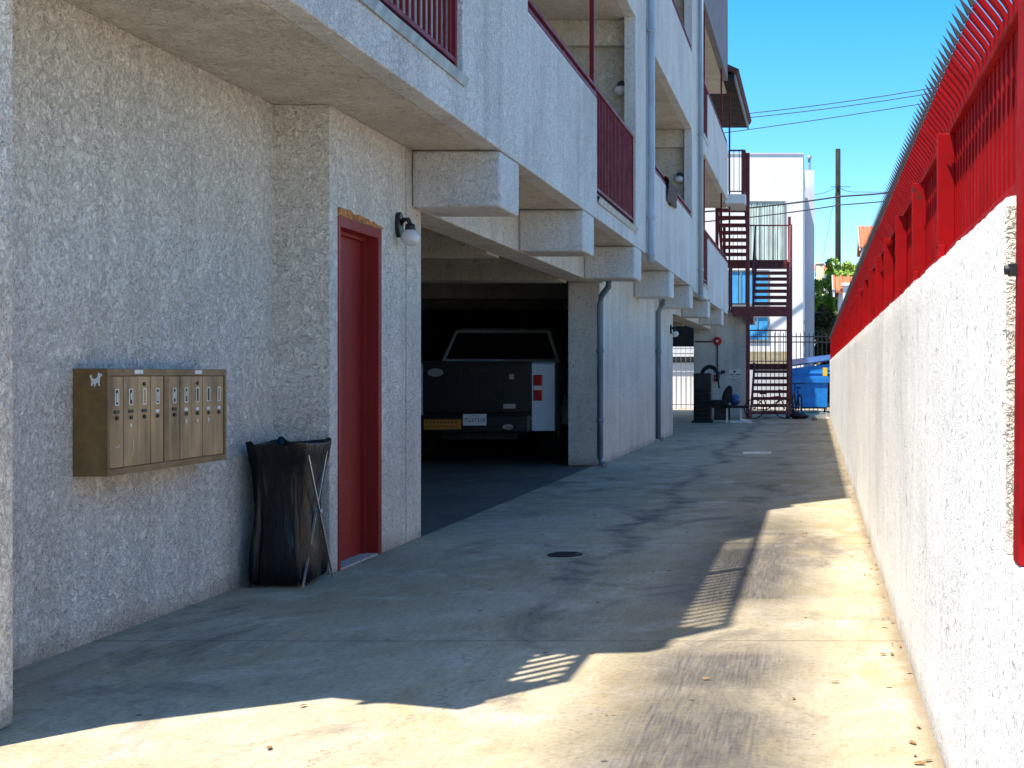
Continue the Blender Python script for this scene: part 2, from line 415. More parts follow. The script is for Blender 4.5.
# beams
for i, y in enumerate((9.70, 13.2, 16.95, 21.02, 24.4, 28.5, 32.8)):
    y1 = y + .62
    x_in = X2+.002 if y < 17 else X2B+.002
    bm = B(); bx(bm, x_in, X3, y, y1, 2.40, 2.806)
    part('cantilever_beam', bm, 'stucco_upper', bevel=.022)
    if y > 9.9:
        bm = B(); bx(bm, -9.45, -3.224, y+.05, y1-.05, 2.38, 2.80)
        if 26.0 > y or y > 26.9: part('carport_beam', bm, 'soffit')
        else: bm.free()
# floor slabs
bm = B(); prism(bm, [(-3.60, 3.6), (-3.26, 3.69), (-2.45, 4.2), (-1.93, 4.02), (-1.93, 5.62), (XT, 5.62), (XT, 36.6), (-3.6, 36.6)], 2.812, 3.03)  # unseen near end is cut skew to shape its shadow edge
part('floor_slab', bm, 'soffit')
bm = B(); prism(bm, [(-3.60, 4.0), (-2.5, 4.14), (-2.06, 4.19), (-2.06, 9.9), (-2.262, 9.9), (-2.262, 8.67), (XT, 8.67), (XT, 36.6), (-3.6, 36.6)], 5.702, 5.98)  # near end and terrace rim, out of view, set for their shadow line
part('floor_slab', bm, 'soffit')
bm = B(); bx(bm, -3.6, XT, 9.9, 36.6, 8.80, 9.0); bx(bm, -9.7, -2.24, 9.9, 34.9, 10.86, 11.02)
part('roof', bm, 'soffit')
# core behind the walkways
bm = B(); bx(bm, -9.7, XC, 4.3, 34.9, 2.96, 10.85); bx(bm, -9.7, XC, 34.9, 36.6, 2.96, 8.9)
part('core_wall', bm, 'soffit')
# the facade plane
segs = [
 ('kerb_band', 5.62, 8.67, 2.81, 3.10), ('facade_panel', 8.67, 10.63, 2.81, 5.70), ('parapet', 10.63, 14.0, 2.81, 4.06),
 ('kerb_band', 14.0, 17.0, 2.81, 3.03), ('facade_column', 17.0, 19.07, 2.81, 8.80), ('parapet', 19.07, 24.8, 2.81, 4.06),
 ('facade_column', 24.8, 27.2, 2.75, 8.80), ('kerb_band', 27.2, 28.5, 2.75, 3.03), ('parapet', 28.5, 35.0, 2.75, 4.06),
 ('parapet', 10.21, 17.0, 5.70, 7.1), ('parapet', 19.07, 24.8, 5.70, 7.1), ('kerb_band', 27.2, 28.5, 5.70, 6.05), ('parapet', 28.5, 35.0, 5.70, 7.1),
]
for i, (nm, ya, yb, za, zb) in enumerate(segs):
    bm = B()
    zz = za+.002 if za in (2.81,) else za
    bx(bm, XT, X3, ya+(.0 if i % 2 else .0), yb, zz, zb)
    part(nm, bm, 'stucco_upper', bevel=.008 if nm != 'facade_column' else 0)
pb('facade_header', 'purple', XT, X3, 27.2, 35.0, 8.802, 10.855, bevel=0, label='mauve grey upper wall under the roof')
pb('facade_header', 'stucco_upper', XT, X3, 9.9, 27.198, 8.802, 10.855, bevel=0)
# terrace near the camera (above the frame; casts the stepped shade)
bm = B(); bx(bm, -2.18, -2.06, 4.20, 8.0, 5.982, 6.05); bx(bm, -2.18, -2.06, 8.0, 9.9, 5.982, 7.1); bx(bm, -2.262, -2.182, 9.76, 9.9, 5.982, 7.1); bx(bm, -2.258, -2.06, 9.902, 10.1, 5.4, 7.95); bx(bm, XT, X3, 9.902, 10.2, 5.702, 8.80); bx(bm, -3.599, -2.262, 9.902, 10.0, 5.982, 8.79)  # end blocks and pilaster are added to block a stray wedge of sun
part('parapet', bm, 'stucco_upper')
bm = B(); bx(bm, -2.05, -1.93, 4.03, 5.62, 3.032, 3.10); part('kerb_band', bm, 'stucco_upper')
# cross walls seen through the openings
for y, zs in ((17.3, (3.032, 5.70)), (25.0, (3.032, 5.70)), (17.3, (5.982, 8.80)), (25.0, (5.982, 8.80))):
    bm = B(); bx(bm, XC+.001, XT-.001, y, y+.2, zs[0], zs[1]-.001); part('cross_wall', bm, 'soffit')
    bm = B(); bx(bm, XC+.001, XT-.012, y-.14, y-.001, zs[1]-.32, zs[1]-.002); part('walkway_beam', bm, 'soffit')
# metal flashing along kerbs
for y0, y1, z in ((5.64, 8.72, 3.102), (14.0, 17.05, 3.032), (27.2, 28.5, 3.032), (27.2, 28.5, 6.052)):
    bm = B(); k = 14
    for q in range(k):
        ya, yb = y0+(y1-y0)*q/k, y0+(y1-y0)*(q+1)/k
        o1, o2 = (.012*noise.noise(Vector((ya*2, z, 0))), .012*noise.noise(Vector((yb*2, z, 0))))
        vv = [bm.verts.new(p) for p in ((X3+.012+o1, ya, z-.055), (X3+.012+o2, yb, z-.055), (X3+.032+o2, yb, z+.005), (X3+.032+o1, ya, z+.005),
              (X3-.10, yb, z+.028), (X3-.10, ya, z+.028))]
        bm.faces.new((vv[0], vv[1], vv[2], vv[3])); bm.faces.new((vv[3], vv[2], vv[4], vv[5]))
    bmesh.ops.remove_doubles(bm, verts=bm.verts, dist=.0005)
    part('flashing', bm, 'flash')
# railings
def railing(p0, p1, z0, z1, sp=.11, mat='redrail', parent=None, fn=part, ends=True, r=.0085, mid=(), name='railing'):
    p0, p1 = Vector(p0), Vector(p1); L_ = (p1-p0).length; t = (p1-p0)/L_
    bm = B()
    bar(bm, (p0.x, p0.y, z1), (p1.x, p1.y, z1), .05, .035)
    bar(bm, (p0.x, p0.y, z0+.08), (p1.x, p1.y, z0+.08), .035, .03)
    for e in ([0, 1] if ends else []) + list(mid):
        q = p0 + t*(L_*e + (.02 if e == 0 else -.02 if e == 1 else 0))
        bar(bm, (q.x, q.y, z0), (q.x, q.y, z1-.018), .038)
    rl = fn(name, bm, mat)
    n_ = max(1, int(L_/sp))
    proto = None
    for i in range(1, n_):
        q = p0 + t*(L_*i/n_)
        if proto is None:
            bm = B(); bar(bm, (q.x, q.y, z0+.095), (q.x, q.y, z1-.018), r*2)
            proto = fn('baluster', bm, mat, rl); base = q.copy()
        else:
            c = proto.copy(); C.objects.link(c); c.parent = rl
            c.location = (q.x-base.x, q.y-base.y, 0)
    return rl
XR_ = -2.33
railing((XR_+.02, 5.66, 0), (XR_+.02, 8.64, 0), 3.12, 4.20)
railing((-1.96, 4.07, 0), (-1.96, 5.58, 0), 3.10, 4.17, .11, r=.016)
railing((-2.38, 4.05, 0), (-1.99, 4.05, 0), 3.04, 4.17, .11, r=.014)
railing((-2.09, 4.36, 0), (-2.09, 7.97, 0), 6.05, 7.12, .11, mid=(.54,), r=.016)
railing((-3.5, 4.34, 0), (-2.12, 4.34, 0), 5.98, 7.12, .11, r=.014)
railing((XR_+.03, 14.02, 0), (XR_+.03, 16.97, 0), 3.06, 4.18, .105, r=.010)
railing((XR_+.03, 27.22, 0), (XR_+.03, 28.5, 0), 3.06, 4.18, .12, r=.010)
railing((XR_+.03, 27.22, 0), (XR_+.03, 28.5, 0), 6.08, 7.2, .12, r=.010)
# handrails that run on top of the parapets
for y0, y1, z in ((10.64, 14.0, 4.06), (19.1, 24.8, 4.06), (28.5, 35.0, 4.06), (10.25, 16.97, 7.1), (19.1, 24.8, 7.1), (28.5, 35.0, 7.1)):
    bm = B()
    bar(bm, (XR_+.03, y0, z+.12), (XR_+.03, y1, z+.12), .05, .03); bar(bm, (XR_+.05, y0, z+.022), (XR_+.05, y1, z+.022), .035, .035)
    k = max(2, int((y1-y0)/1.3))
    for q in range(k+1):
        y = y0+.02+(y1-y0-.04)*q/k; bar(bm, (XR_+.03, y, z), (XR_+.03, y, z+.11), .025)
    part('handrail', bm, 'redrail')
for x, y, za, zb in ((XR_+.02, 13.98, 4.2, 5.7), (XR_, 28.3, 4.2, 5.7), (XR_, 33.6, 4.2, 5.7), (XR_, 28.3, 7.24, 8.8), (XR_, 33.6, 7.24, 8.8), (XR_+.03, 36.3, 2.9, 8.85)):
    bm = B(); bar(bm, (x, y, za), (x, y, zb), .045); part('post', bm, 'redrail')
# tiled eave at the far end over the stairs
bm = B()
prism(bm, [(-9.7, 36.6), (-3.6, 36.6), (-3.6, 42.0), (-9.7, 42.0)], 8.0, 8.85)
part('end_wall', bm, 'stucco')
bm = B(); bx(bm, -9.7, -2.10, 35.02, 42.0, 8.86, 8.98); part('eave_soffit', bm, 'garage')
bm = B(); bx(bm, -2.098, -2.06, 35.0, 42.03, 8.80, 9.05); part('fascia', bm, 'purple')
bm = B()
for i in range(36):
    y = 35.0 + i*.2
    a_, b_ = Vector((-2.0, y, 9.03)), Vector((-7.8, y, 11.6))
    tube(bm, [a_, b_], .085, 6)
bx(bm, -2.2, -2.06, 35.0, 42.05, 9.05, 9.12)
part('tiled_roof', bm, 'tiledark')
# wall under the far end
bm = B(); bx(bm, -3.29, -1.83, 36.65, 36.85, 0, 2.95); part('stair_side_wall', bm, 'stucco')
bm = B(); bx(bm, -6.6, -6.4, 26.8, 42, -.02, 2.8); part('carport_wall', bm, 'garage')

# ------------------------------------------------------------------ wall lamps
def wall_lamp(loc, label, normal='x', s=1.0, face='x'):
    t = thing('wall_lamp', label, 'lamp', loc, 0, None)
    bm = B()
    if face == 'x':
        cyl(bm, Vector((.015*s, .03*s, .09*s)), .055*s, 'x', .03*s, 20)
        for v in bm.verts: v.co.z = .09*s + (v.co.z-.09*s)*1.6
        obj('backplate', bm, 'black', t, .004)
        bm = B(); tube(bm, [(.02*s, .03*s, .09*s), (.05*s, .015*s, .125*s), (.085*s, 0, .125*s), (.10*s, 0, .09*s)], .016*s, 10)
        cyl(bm, Vector((.10*s, 0, .072*s)), .038*s, 'z', .04*s, 20, .03*s)
        obj('arm', bm, 'black', t)
        bm = B(); sphere(bm, Vector((.10*s, 0, 0)), .063*s, seg=28); obj('globe', bm, 'globe', t)
    else:
        cyl(bm, Vector((0, -.02*s, .05*s)), .06*s, 'y', .04*s, 20); obj('backplate', bm, 'black', t)
        bm = B(); sphere(bm, Vector((0, -.10*s, -.03)), .085*s, 1.1, .9, .75, 20); obj('globe', bm, 'globe', t)
    return t
wall_lamp((X2, 9.34, 2.145), 'black wall lamp with white globe right beside the red door')
wall_lamp((X2B, 26.3, 1.98), 'small globe lamp on the far ground floor wall beyond the second downpipe')
wall_lamp((-2.47, 17.29, 4.84), 'white globe lamp on the walkway wall above the maroon balcony railing', face='y', s=1.0)
wall_lamp((-2.50, 24.99, 4.82), 'white globe lamp in the walkway opening behind the hanging towel', face='y', s=1.0)

# ------------------------------------------------------------------ downpipes
def downpipe(pts, r, mat, label, straps=()):
    t = thing('downpipe', label, 'pipe', (pts[-1][0], pts[-1][1], pts[-1][2]))
    off = -Vector(t.location)
    bm = B(); tube(bm, [Vector(p)+off for p in pts], r, 12); obj('pipe', bm, mat, t)
    for z, (x, y) in straps:
        bm = B(); cyl(bm, Vector((x, y, z))+off, r*1.18, 'z', .05, 12); obj('strap', bm, mat, t)
    return t
downpipe([(-2.20, 18.1, 11.0), (-2.20, 18.1, 2.78), (-2.20, 18.1, 2.70)], .046, 'pipe', 'pale blue downpipe on the upper facade between the two walkway openings', [(5.8, (-2.2, 18.1)), (3.3, (-2.2, 18.1)), (2.8, (-2.2, 18.1)), (8.6, (-2.2, 18.1))])
downpipe([(-2.19, 25.9, 11.0), (-2.19, 25.9, 2.62)], .05, 'pipe', 'pale blue downpipe on the upper facade beside the last bay', [(5.8, (-2.19, 25.9)), (3.2, (-2.19, 25.9)), (2.7, (-2.19, 25.9))])
downpipe([(-2.66, 17.4, 2.41), (-2.66, 17.4, 2.33), (-2.76, 17.42, 2.20), (-2.772, 17.42, 2.1), (-2.772, 17.42, .12), (-2.76, 17.40, .05), (-2.70, 17.36, .036)], .04, 'pipedark',
         'dark grey downpipe on the corner column of the carport opening', [(1.5, (-2.772, 17.42)), (.6, (-2.772, 17.42))])
downpipe([(-2.66, 23.9, 2.60), (-2.70, 23.9, 2.45), (-2.77, 23.9, 2.3), (-2.772, 23.9, .06), (-2.70, 23.86, .045)], .045, 'pipedark',
         'slim grey downpipe on the far ground floor wall before the small globe lamp', [(1.6, (-2.772, 23.9))])

# ------------------------------------------------------------------ towel
bm = B(); k = 12; rows = []
for i in range(k+1):
    y = 20.45 + 1.35*i/k
    col = []
    for j in range(9):
        if j < 2: x, z = XR_+.0+.02*j, 4.20
        else:
            x = X3+.022+.018*math.sin(i*1.7+j*.5)+.012; z = 4.20-(j-1)/7*(.40-.10*abs(i/k-.3))
        if j == 1: x = XR_+.08
        col.append(bm.verts.new((x, y+.02*math.sin(j*.9), z)))
    rows.append(col)
for a, b_ in zip(rows, rows[1:]):
    for j in range(8): bm.faces.new((a[j], b_[j], b_[j+1], a[j+1])).smooth = True
o = obj('towel', bm, 'towel'); md = o.modifiers.new('t', 'SOLIDIFY'); md.thickness = .008
tag(o, 'brown towel draped over the second floor parapet handrail', 'towel')

# ------------------------------------------------------------------ mailboxes
mb = thing('mailbox_bank', 'bronze wall mounted mailbox bank with nine narrow locked doors', 'mailbox', (X1, 5.89, .752))
XM = .15; WM = 1.19; HM = .472
bm = B(); bx(bm, 0.001, XM-.012, 0, WM, 0, HM); obj('cabinet', bm, 'brownbox', mb, .003)
bm = B()
x0, x1 = XM-.012, XM
for a in ((0, WM, 0, .030), (0, WM, HM-.032, HM), (0, .022, .03, HM-.032), (WM-.022, WM, .03, HM-.032), (.515, .560, .03, HM-.032)):
    bx(bm, x0, x1+.004, a[0], a[1], a[2], a[3])
obj('face_frame', bm, 'brownbox', mb, .0015)
doors = [(.022+i*.12325, .022+(i+1)*.12325) for i in range(4)] + [(.560+i*.1216, .560+(i+1)*.1216) for i in range(5)]
texts = ['1', '2', '3', '4', '5', '6', '7', '8', '9']
for i, (a, b_) in enumerate(doors):
    c = (a+b_)/2
    bm = B(); bx(bm, x0, x1-.002+.0015*(i % 2), a+.002, b_-.002, .032, HM-.034)
    d = obj('door', bm, 'brass', mb, .002)
    zc = .345
    bm = B(); xx = XM-.0005
    for q in ((-.017, -.012, -.037, .037), (.012, .017, -.037, .037), (-.012, .012, .032, .037), (-.012, .012, -.037, -.032)):
        bx(bm, xx, xx+.003, c+q[0], c+q[1], zc+q[2], zc+q[3])
    obj('label_holder', bm, 'label', d)
    bm = B(); bx(bm, xx+.0005, xx+.0013, c-.012, c+.012, zc-.032, zc+.032)
    if i in (1, 2, 6): pass
    obj('name_slot', bm, 'black' if i not in (2, 8) else 'brass', d)
    if i in (0, 1, 3, 4, 5):     # worn card inside the slot
        bm = B(); bx(bm, xx+.0014, xx+.002, c-.003, c+.008, zc-.024+.01*(i % 3), zc+.018); obj('card', bm, 'label', d)
    bm = B(); bx(bm, xx, xx+.0035, c-.020, c+.020, .272, .287) if i in (0, 1, 2, 4) else bx(bm, xx, xx+.003, c-.019, c+.014, .268, .282)
    obj('latch', bm, 'black' if i in (0, 1, 2, 4) else 'white', d)
    bm = B(); cyl(bm, Vector((xx+.003, c, .252)), .009, 'x', .008, 14); obj('lock', bm, 'black', d)
    if i in (1, 5, 6, 7):
        bm = B(); cyl(bm, Vector((xx+.002, c-.004, .215)), .006, 'x', .006, 10)
        for v in bm.verts: v.co.z = .215+(v.co.z-.215)*1.8
        obj('keyhole_cover', bm, 'label', d)
    if i in (2, 6):
        bm = B(); cyl(bm, Vector((xx+.002, c, .402)), .009, 'x', .006, 12); obj('master_lock', bm, 'black', d)
    if i in (0, 1):
        bm = B()
        pts = [(xx+.003, c-.02+.04*t, .128-.006*math.sin(t*3.1)) for t in [k/8 for k in range(9)]] if i == 0 else [(xx+.003, c+.008+.012*math.sin(t*3.14), .165-.085*t) for t in [k/8 for k in range(9)]]
        tube(bm, pts, .0016, 5); obj('scratch', bm, 'white', d)
for y, in ((.27,), (.865,)):
    bm = B(); bx(bm, XM+.004, XM+.006, y-.038, y+.038, HM-.023, HM-.005); obj('white_label', bm, 'white', mb)
# small white dog-shaped sticker on the end
dog = [(.095, .440), (.103, .446), (.108, .428), (.118, .427), (.128, .432), (.131, .446), (.134, .456), (.139, .450), (.149, .449), (.150, .440), (.142, .436), (.140, .424), (.139, .410), (.141, .396), (.134, .396), (.131, .410), (.124, .408), (.120, .394), (.114, .394), (.115, .410), (.108, .398), (.100, .396), (.104, .412), (.100, .428)]
bm = B()
a = [bm.verts.new((x-.02, -.0015, z)) for x, z in dog]; b2 = [bm.verts.new((x-.02, -.0002, z)) for x, z in dog]
bm.faces.new(a); bm.faces.new(b2[::-1])
for i in range(len(a)): bm.faces.new((a[i], b2[i], b2[(i+1) % len(a)], a[(i+1) % len(a)]))
obj('sticker', bm, 'white', mb, label='white dog shaped sticker')

# ------------------------------------------------------------------ bin liner on a folding stand
bs = thing('trash_bag_stand', 'black bin liner hung on a folding wire stand beside the red door', 'trash bag', (-3.025, 7.78, 0))
bm = B(); ringn = 48; rings = []
levels = [(.0, .86), (.03, 1.05), (.10, 1.08), (.20, 1.06), (.32, .98), (.45, .94), (.58, .95), (.68, 1.0), (.72, 1.06), (.76, 1.16), (.80, 1.20), (.81, 1.20), (.795, 1.16), (.74, 1.05), (.60, .9), (.45, .84)]
for li, (z, s) in enumerate(levels):
    ring = []
    for k in range(ringn):
        a = 2*math.pi*k/ringn
        ca, sa = math.cos(a), math.sin(a)
        e = .28
        rx = (abs(ca)**e)*(1 if ca > 0 else -1)*.135; ry = (abs(sa)**e)*(1 if sa > 0 else -1)*.20
        wr = .034*noise.noise(Vector((ca*3.2, sa*3.2, z*1.6))) + .010*noise.noise(Vector((ca*13, sa*13, z*2+5)))
        amp = 1.0 if z < .74 else .5
        taper = 1 - .10*max(0, .5-z)*0
        zz = z
        if z > .74: zz = z + .022*(abs(math.sin(2*a))**2 - .3)*(1 if z > .79 else .4) + .012*noise.noise(Vector((ca*3, sa*3, 9)))
        if z < .02: zz = .012
        ring.append(bm.verts.new((rx*s*taper + ca*wr*amp*1.6, ry*s + sa*wr*amp*1.6, zz)))
    rings.append(ring)
for a, b_ in zip(rings, rings[1:]):
    for k in range(ringn):
        bm.faces.new((a[k], a[(k+1) % ringn], b_[(k+1) % ringn], b_[k])).smooth = True
bm.faces.new(rings[0][::-1])
bm.faces.new(rings[-1])
obj('bag', bm, 'bag', bs)
bm = B(); xs = .155
bar(bm, (xs, -.215, 0.0), (xs-.006, .17, .75), .011); obj('leg', bm, 'chrome', bs)
bm = B(); bar(bm, (xs+.014, .215, 0.0), (xs+.004, -.15, .74), .011); obj('leg', bm, 'chrome', bs)
bm = B(); bar(bm, (-.145, -.215, 0.0), (-.14, .17, .75), .011); obj('leg', bm, 'black', bs)
bm = B(); bar(bm, (-.15, .215, 0.0), (-.145, -.15, .74), .011); obj('leg', bm, 'black', bs)
bm = B(); cyl(bm, Vector((xs+.022, .005, .41)), .014, 'x', .012, 12); obj('pivot', bm, 'chrome', bs)
bm = B(); bar(bm, (-.14, .165, .75), (xs-.01, .165, .75), .011); bar(bm, (-.14, -.15, .74), (xs-.01, -.15, .74), .011); obj('top_bar', bm, 'black', bs)

# ------------------------------------------------------------------ pickup truck
tk = thing('pickup_truck', 'white pickup truck with black tailgate parked inside the dark carport', 'truck', (-4.505, 18.0, 0), R(4.7))
Wd = 1.02
def sideprof(bm, prof, x0, x1, mi=0):           # polygon in (y,z), extruded along x
    a = [bm.verts.new((x0, y, z)) for y, z in prof]; b_ = [bm.verts.new((x1, y, z)) for y, z in prof]
    bm.faces.new(a).material_index = mi; bm.faces.new(b_[::-1]).material_index = mi
    for i in range(len(a)): bm.faces.new((a[i], b_[i], b_[(i+1) % len(a)], a[(i+1) % len(a)])).material_index = mi
def arch(yc, zc, r, z_low, n=10):
    return [(yc+r*math.cos(math.pi*t/n), zc+r*math.sin(math.pi*t/n)) for t in range(n+1)]
for s in (-1, 1):
    bm = B()
    prof = [(.0, .44), (.0, 1.33), (.06, 1.36), (2.05, 1.36), (2.05, .52), (1.72, .48)] + [(y, z) for y, z in arch(1.25, .46, .47, 0)][0:] + [(.72, .46), (.25, .42)]
    sideprof(bm, prof, s*(Wd-.30), s*Wd)
    obj('bed_side', bm, 'truckwhite', tk, .06)
bm = B(); bx(bm, -(Wd-.305), Wd-.305, .03, .08, .68, 1.345); tg = obj('tailgate', bm, 'truckdark', tk, .015)
bm = B(); bx(bm, -(Wd-.305), Wd-.305, .0, .10, 1.33, 1.372); obj('top_rail', bm, 'rubber', tg, .01)
for x in (-.42, -.23, -.04, .15, .34):
    bm = B(); bx(bm, x-.012, x+.012, .018, .03, .86, 1.26); obj('rib', bm, 'cast', tg, .003)
bm = B(); cyl(bm, Vector((-.55, .02, 1.22)), .055, 'y', .02, 24)
for v in bm.verts: v.co.x = -.55+(v.co.x+.55)*1.9
obj('badge', bm, 'frame', tg)
bm = B(); bx(bm, -.12, .12, .014, .03, 1.20, 1.29); obj('handle', bm, 'black', tg, .008)
bm = B(); bx(bm, .42, .48, .018, .03, 1.13, 1.20); obj('badge', bm, 'frame', tg)
bm = B(); bx(bm, .34, .50, .018, .03, .74, .80); obj('badge', bm, 'chrome', tg)
bm = B(); bx(bm, -.35, .33, .028, .03, .86, 1.26); bm.free()
bm = B(); bx(bm, -Wd+.30, Wd-.31, -.16, .02, .42, .66); bu = obj('bumper', bm, 'truckdark', tk, .03)
bm = B(); cyl(bm, Vector((.43, -.165, .50)), .035, 'y', .02, 20)
for v in bm.verts: v.co.x = .43+(v.co.x-.43)*2.0
obj('badge', bm, 'chrome', bu)
bm = B(); bx(bm, -.66, -.18, -.175, -.165, .47, .60); st = obj('bumper_sticker', bm, 'orange', bu)
bm = B()
for q in range(9): bx(bm, -.64+q*.048, -.61+q*.048, -.178, -.1755, .545, .580)
for q in range(10): bx(bm, -.64+q*.043, -.615+q*.043, -.178, -.1755, .49, .520)
bx(bm, -.33, -.20, -.178, -.1755, .468, .482)
obj('sticker_print', bm, 'brownbox', st)
bm = B(); bx(bm, -.155, .15, -.18, -.168, .52, .672); pl = obj('licence_plate', bm, 'white', bu, .004)
text('plate_number', '7G37315', .074, (-.002, -.1815, .59), (R(90), 0, 0), 'wire', pl)
text('plate_state', 'California', .03, (-.002, -.1815, .648), (R(90), 0, 0), 'lampred', pl)
for s in (-1, 1):
    bm = B(); bx(bm, s*.735, s*.865, -.012, .02, .84, 1.19); tl = obj('tail_light', bm, 'lampred', tk, .03)
    bm = B(); bx(bm, s*.745, s*.855, -.018, -.0125, .985, 1.045); obj('reversing_lens', bm, 'lampclear', tl, .002)
# cab
bm = B()
prof = [(2.1, .55), (2.1, 1.36), (2.32, 1.86), (2.55, 1.90), (3.9, 1.90), (4.15, 1.84), (4.85, 1.40), (6.0, 1.25), (6.1, .95), (6.05, .5)] + [(y, z) for y, z in arch(5.15, .46, .46, 0)] + [(4.6, .40), (3.0, .40)]
sideprof(bm, prof, -.90, .90)
for v in bm.verts:
    if v.co.z > 1.42: v.co.x *= 1-.46*(v.co.z-1.40)
cab = obj('cab', bm, 'truckwhite', tk, .04)
bm = B()
q = [(2.155, 1.40+.04, .84), (2.315, 1.80, .70)]
vv = [bm.verts.new(p) for p in ((-.80, 2.125, 1.43), (.80, 2.125, 1.43), (.66, 2.285, 1.82), (-.66, 2.285, 1.82))]
f = bm.faces.new(vv); r_ = bmesh.ops.extrude_face_region(bm, geom=[f]); bmesh.ops.translate(bm, vec=(0, -.02, -.006), verts=[v for v in r_['geom'] if isinstance(v, bmesh.types.BMVert)])
obj('rear_window', bm, 'glassdark', cab)
for s in (-1, 1):
    bm = B(); vv = [bm.verts.new(p) for p in ((s*.90, 2.5, 1.42), (s*.90, 4.4, 1.42), (s*.75, 3.9, 1.83), (s*.75, 2.55, 1.83))]
    f = bm.faces.new(vv); r_ = bmesh.ops.extrude_face_region(bm, geom=[f]); bmesh.ops.translate(bm, vec=(s*.01, 0, 0), verts=[v for v in r_['geom'] if isinstance(v, bmesh.types.BMVert)])
    obj('side_window', bm, 'glassdark', cab)
    bm = B(); bx(bm, s*1.0, s*1.18, 4.0, 4.12, 1.38, 1.58); bar(bm, (s*.95, 4.1, 1.44), (s*1.02, 4.08, 1.44), .05); obj('mirror', bm, 'truckdark', cab, .02)
    for y in (1.25, 5.15):
        w = None
        bm = B(); cyl(bm, Vector((s*.83, y, .375)), .372, 'x', .24, 32); w = obj('wheel', bm, 'rubber', tk, .03)
        bm = B(); cyl(bm, Vector((s*.955, y, .375)), .21, 'x', .02, 24); obj('rim', bm, 'chrome', w)
bm = B(); bx(bm, -.8, .8, .1, 2.05, .62, .70); obj('bed_floor', bm, 'truckdark', tk)
bm = B(); bx(bm, -.5, .5, .2, 5.6, .32, .5); obj('chassis', bm, 'black', tk)

# ------------------------------------------------------------------ right boundary wall and spiked fence
XW = .396
bw = thing('boundary_wall', 'rough white plastered wall along the right side of the driveway', 'wall', (.5, 2.8, 0))
bm = B(); yv = [2.84]
while yv[-1] < 36.2: yv.append(min(36.2, yv[-1]+(.035 if yv[-1] < 8 else .09 if yv[-1] < 16 else .3)))
zv = [-.05+1.62*k/26 for k in range(27)]
def wo(y, z): return .006*noise.noise(Vector((y*2.1, z*2.1, 1)))+.0035*noise.noise(Vector((y*11, z*11, 4)))
grid = []
for y in yv:
    top = 1.57+.006*noise.noise(Vector((y*3, 0, 0)))+.005*noise.noise(Vector((y*13, 2, 0)))
    col = [bm.verts.new((XW+wo(y, z)+(.004 if k == 26 else 0), y, z if k < 26 else top)) for k, z in enumerate(zv)]
    col.append(bm.verts.new((XW+.022, y, top+.004))); col.append(bm.verts.new((.60, y, top))); col.append(bm.verts.new((.60, y, -.05)))
    grid.append(col)
for a, b_ in zip(grid, grid[1:]):
    for k in range(len(a)-1):
        f = bm.faces.new((a[k], b_[k], b_[k+1], a[k+1])); f.smooth = k < 25
bm.faces.new(grid[0]); bm.faces.new(grid[-1][::-1])
bmesh.ops.translate(bm, vec=(-.5, -2.8, 0), verts=bm.verts)
obj('tall_wall', bm, 'wallwhite', bw)
bm = B(); bx(bm, XW, .62, -4, 2.838, -.05, .82)
bmesh.ops.translate(bm, vec=(-.5, -2.8, 0), verts=bm.verts)
obj('low_wall', bm, 'wallwhite', bw, .01)
bm = B(); bx(bm, XW+.005, .595, 2.828, 2.8385, .822, 1.555)
bmesh.ops.translate(bm, vec=(-.5, -2.8, 0), verts=bm.verts)
obj('wall_end', bm, 'soffit', bw, .003, label='chipped beige end face of the tall wall')

XF = .45
fe = thing('spiked_fence', 'bright red metal fence with curved spikes on top of the white wall', 'fence', (XF, 2.9, 1.57))
def fp(name, bm, mats, parent=None, bevel=0, label=None):
    bmesh.ops.translate(bm, vec=(-XF, -2.9, -1.57), verts=bm.verts)
    return obj(name, bm, mats, parent or fe, bevel, label=label)
Y0F, Y1F = 2.76, 36.1
bm = B(); bx(bm, XF+.010, XF+.0135, Y0F, Y1F, 1.6065, 1.984)
yy = Y0F+.04
while yy < Y1F: bx(bm, XF+.006, XF+.0098, yy, yy+.022, 1.607, 1.983); yy += .08
fp('backing_sheet', bm, 'red')
bm = B(); bx(bm, XF-.012, XF+.026, Y0F, Y1F, 1.985, 2.002); fp('top_rail', bm, 'red', None, .003)
bm = B(); bx(bm, XF-.026, XF+.026, Y0F, Y1F, 1.578, 1.606); fp('bottom_rail', bm, 'red', None, .003)
post0 = None; y = 4.40
ys = []
while y < 36: ys.append(y); y += 1.14
for y in ys:
    if post0 is None:
        bm = B(); bx(bm, XF-.05, XF+.0055, y, y+.045, 1.607, 1.984); bx(bm, XF-.05, XF-.0265, y-.012, y+.057, 1.5705, 1.620)
        post0 = fp('post', bm, 'red', None, .002)
    else:
        c = post0.copy(); C.objects.link(c); c.parent = fe; c.location.y += y-ys[0]
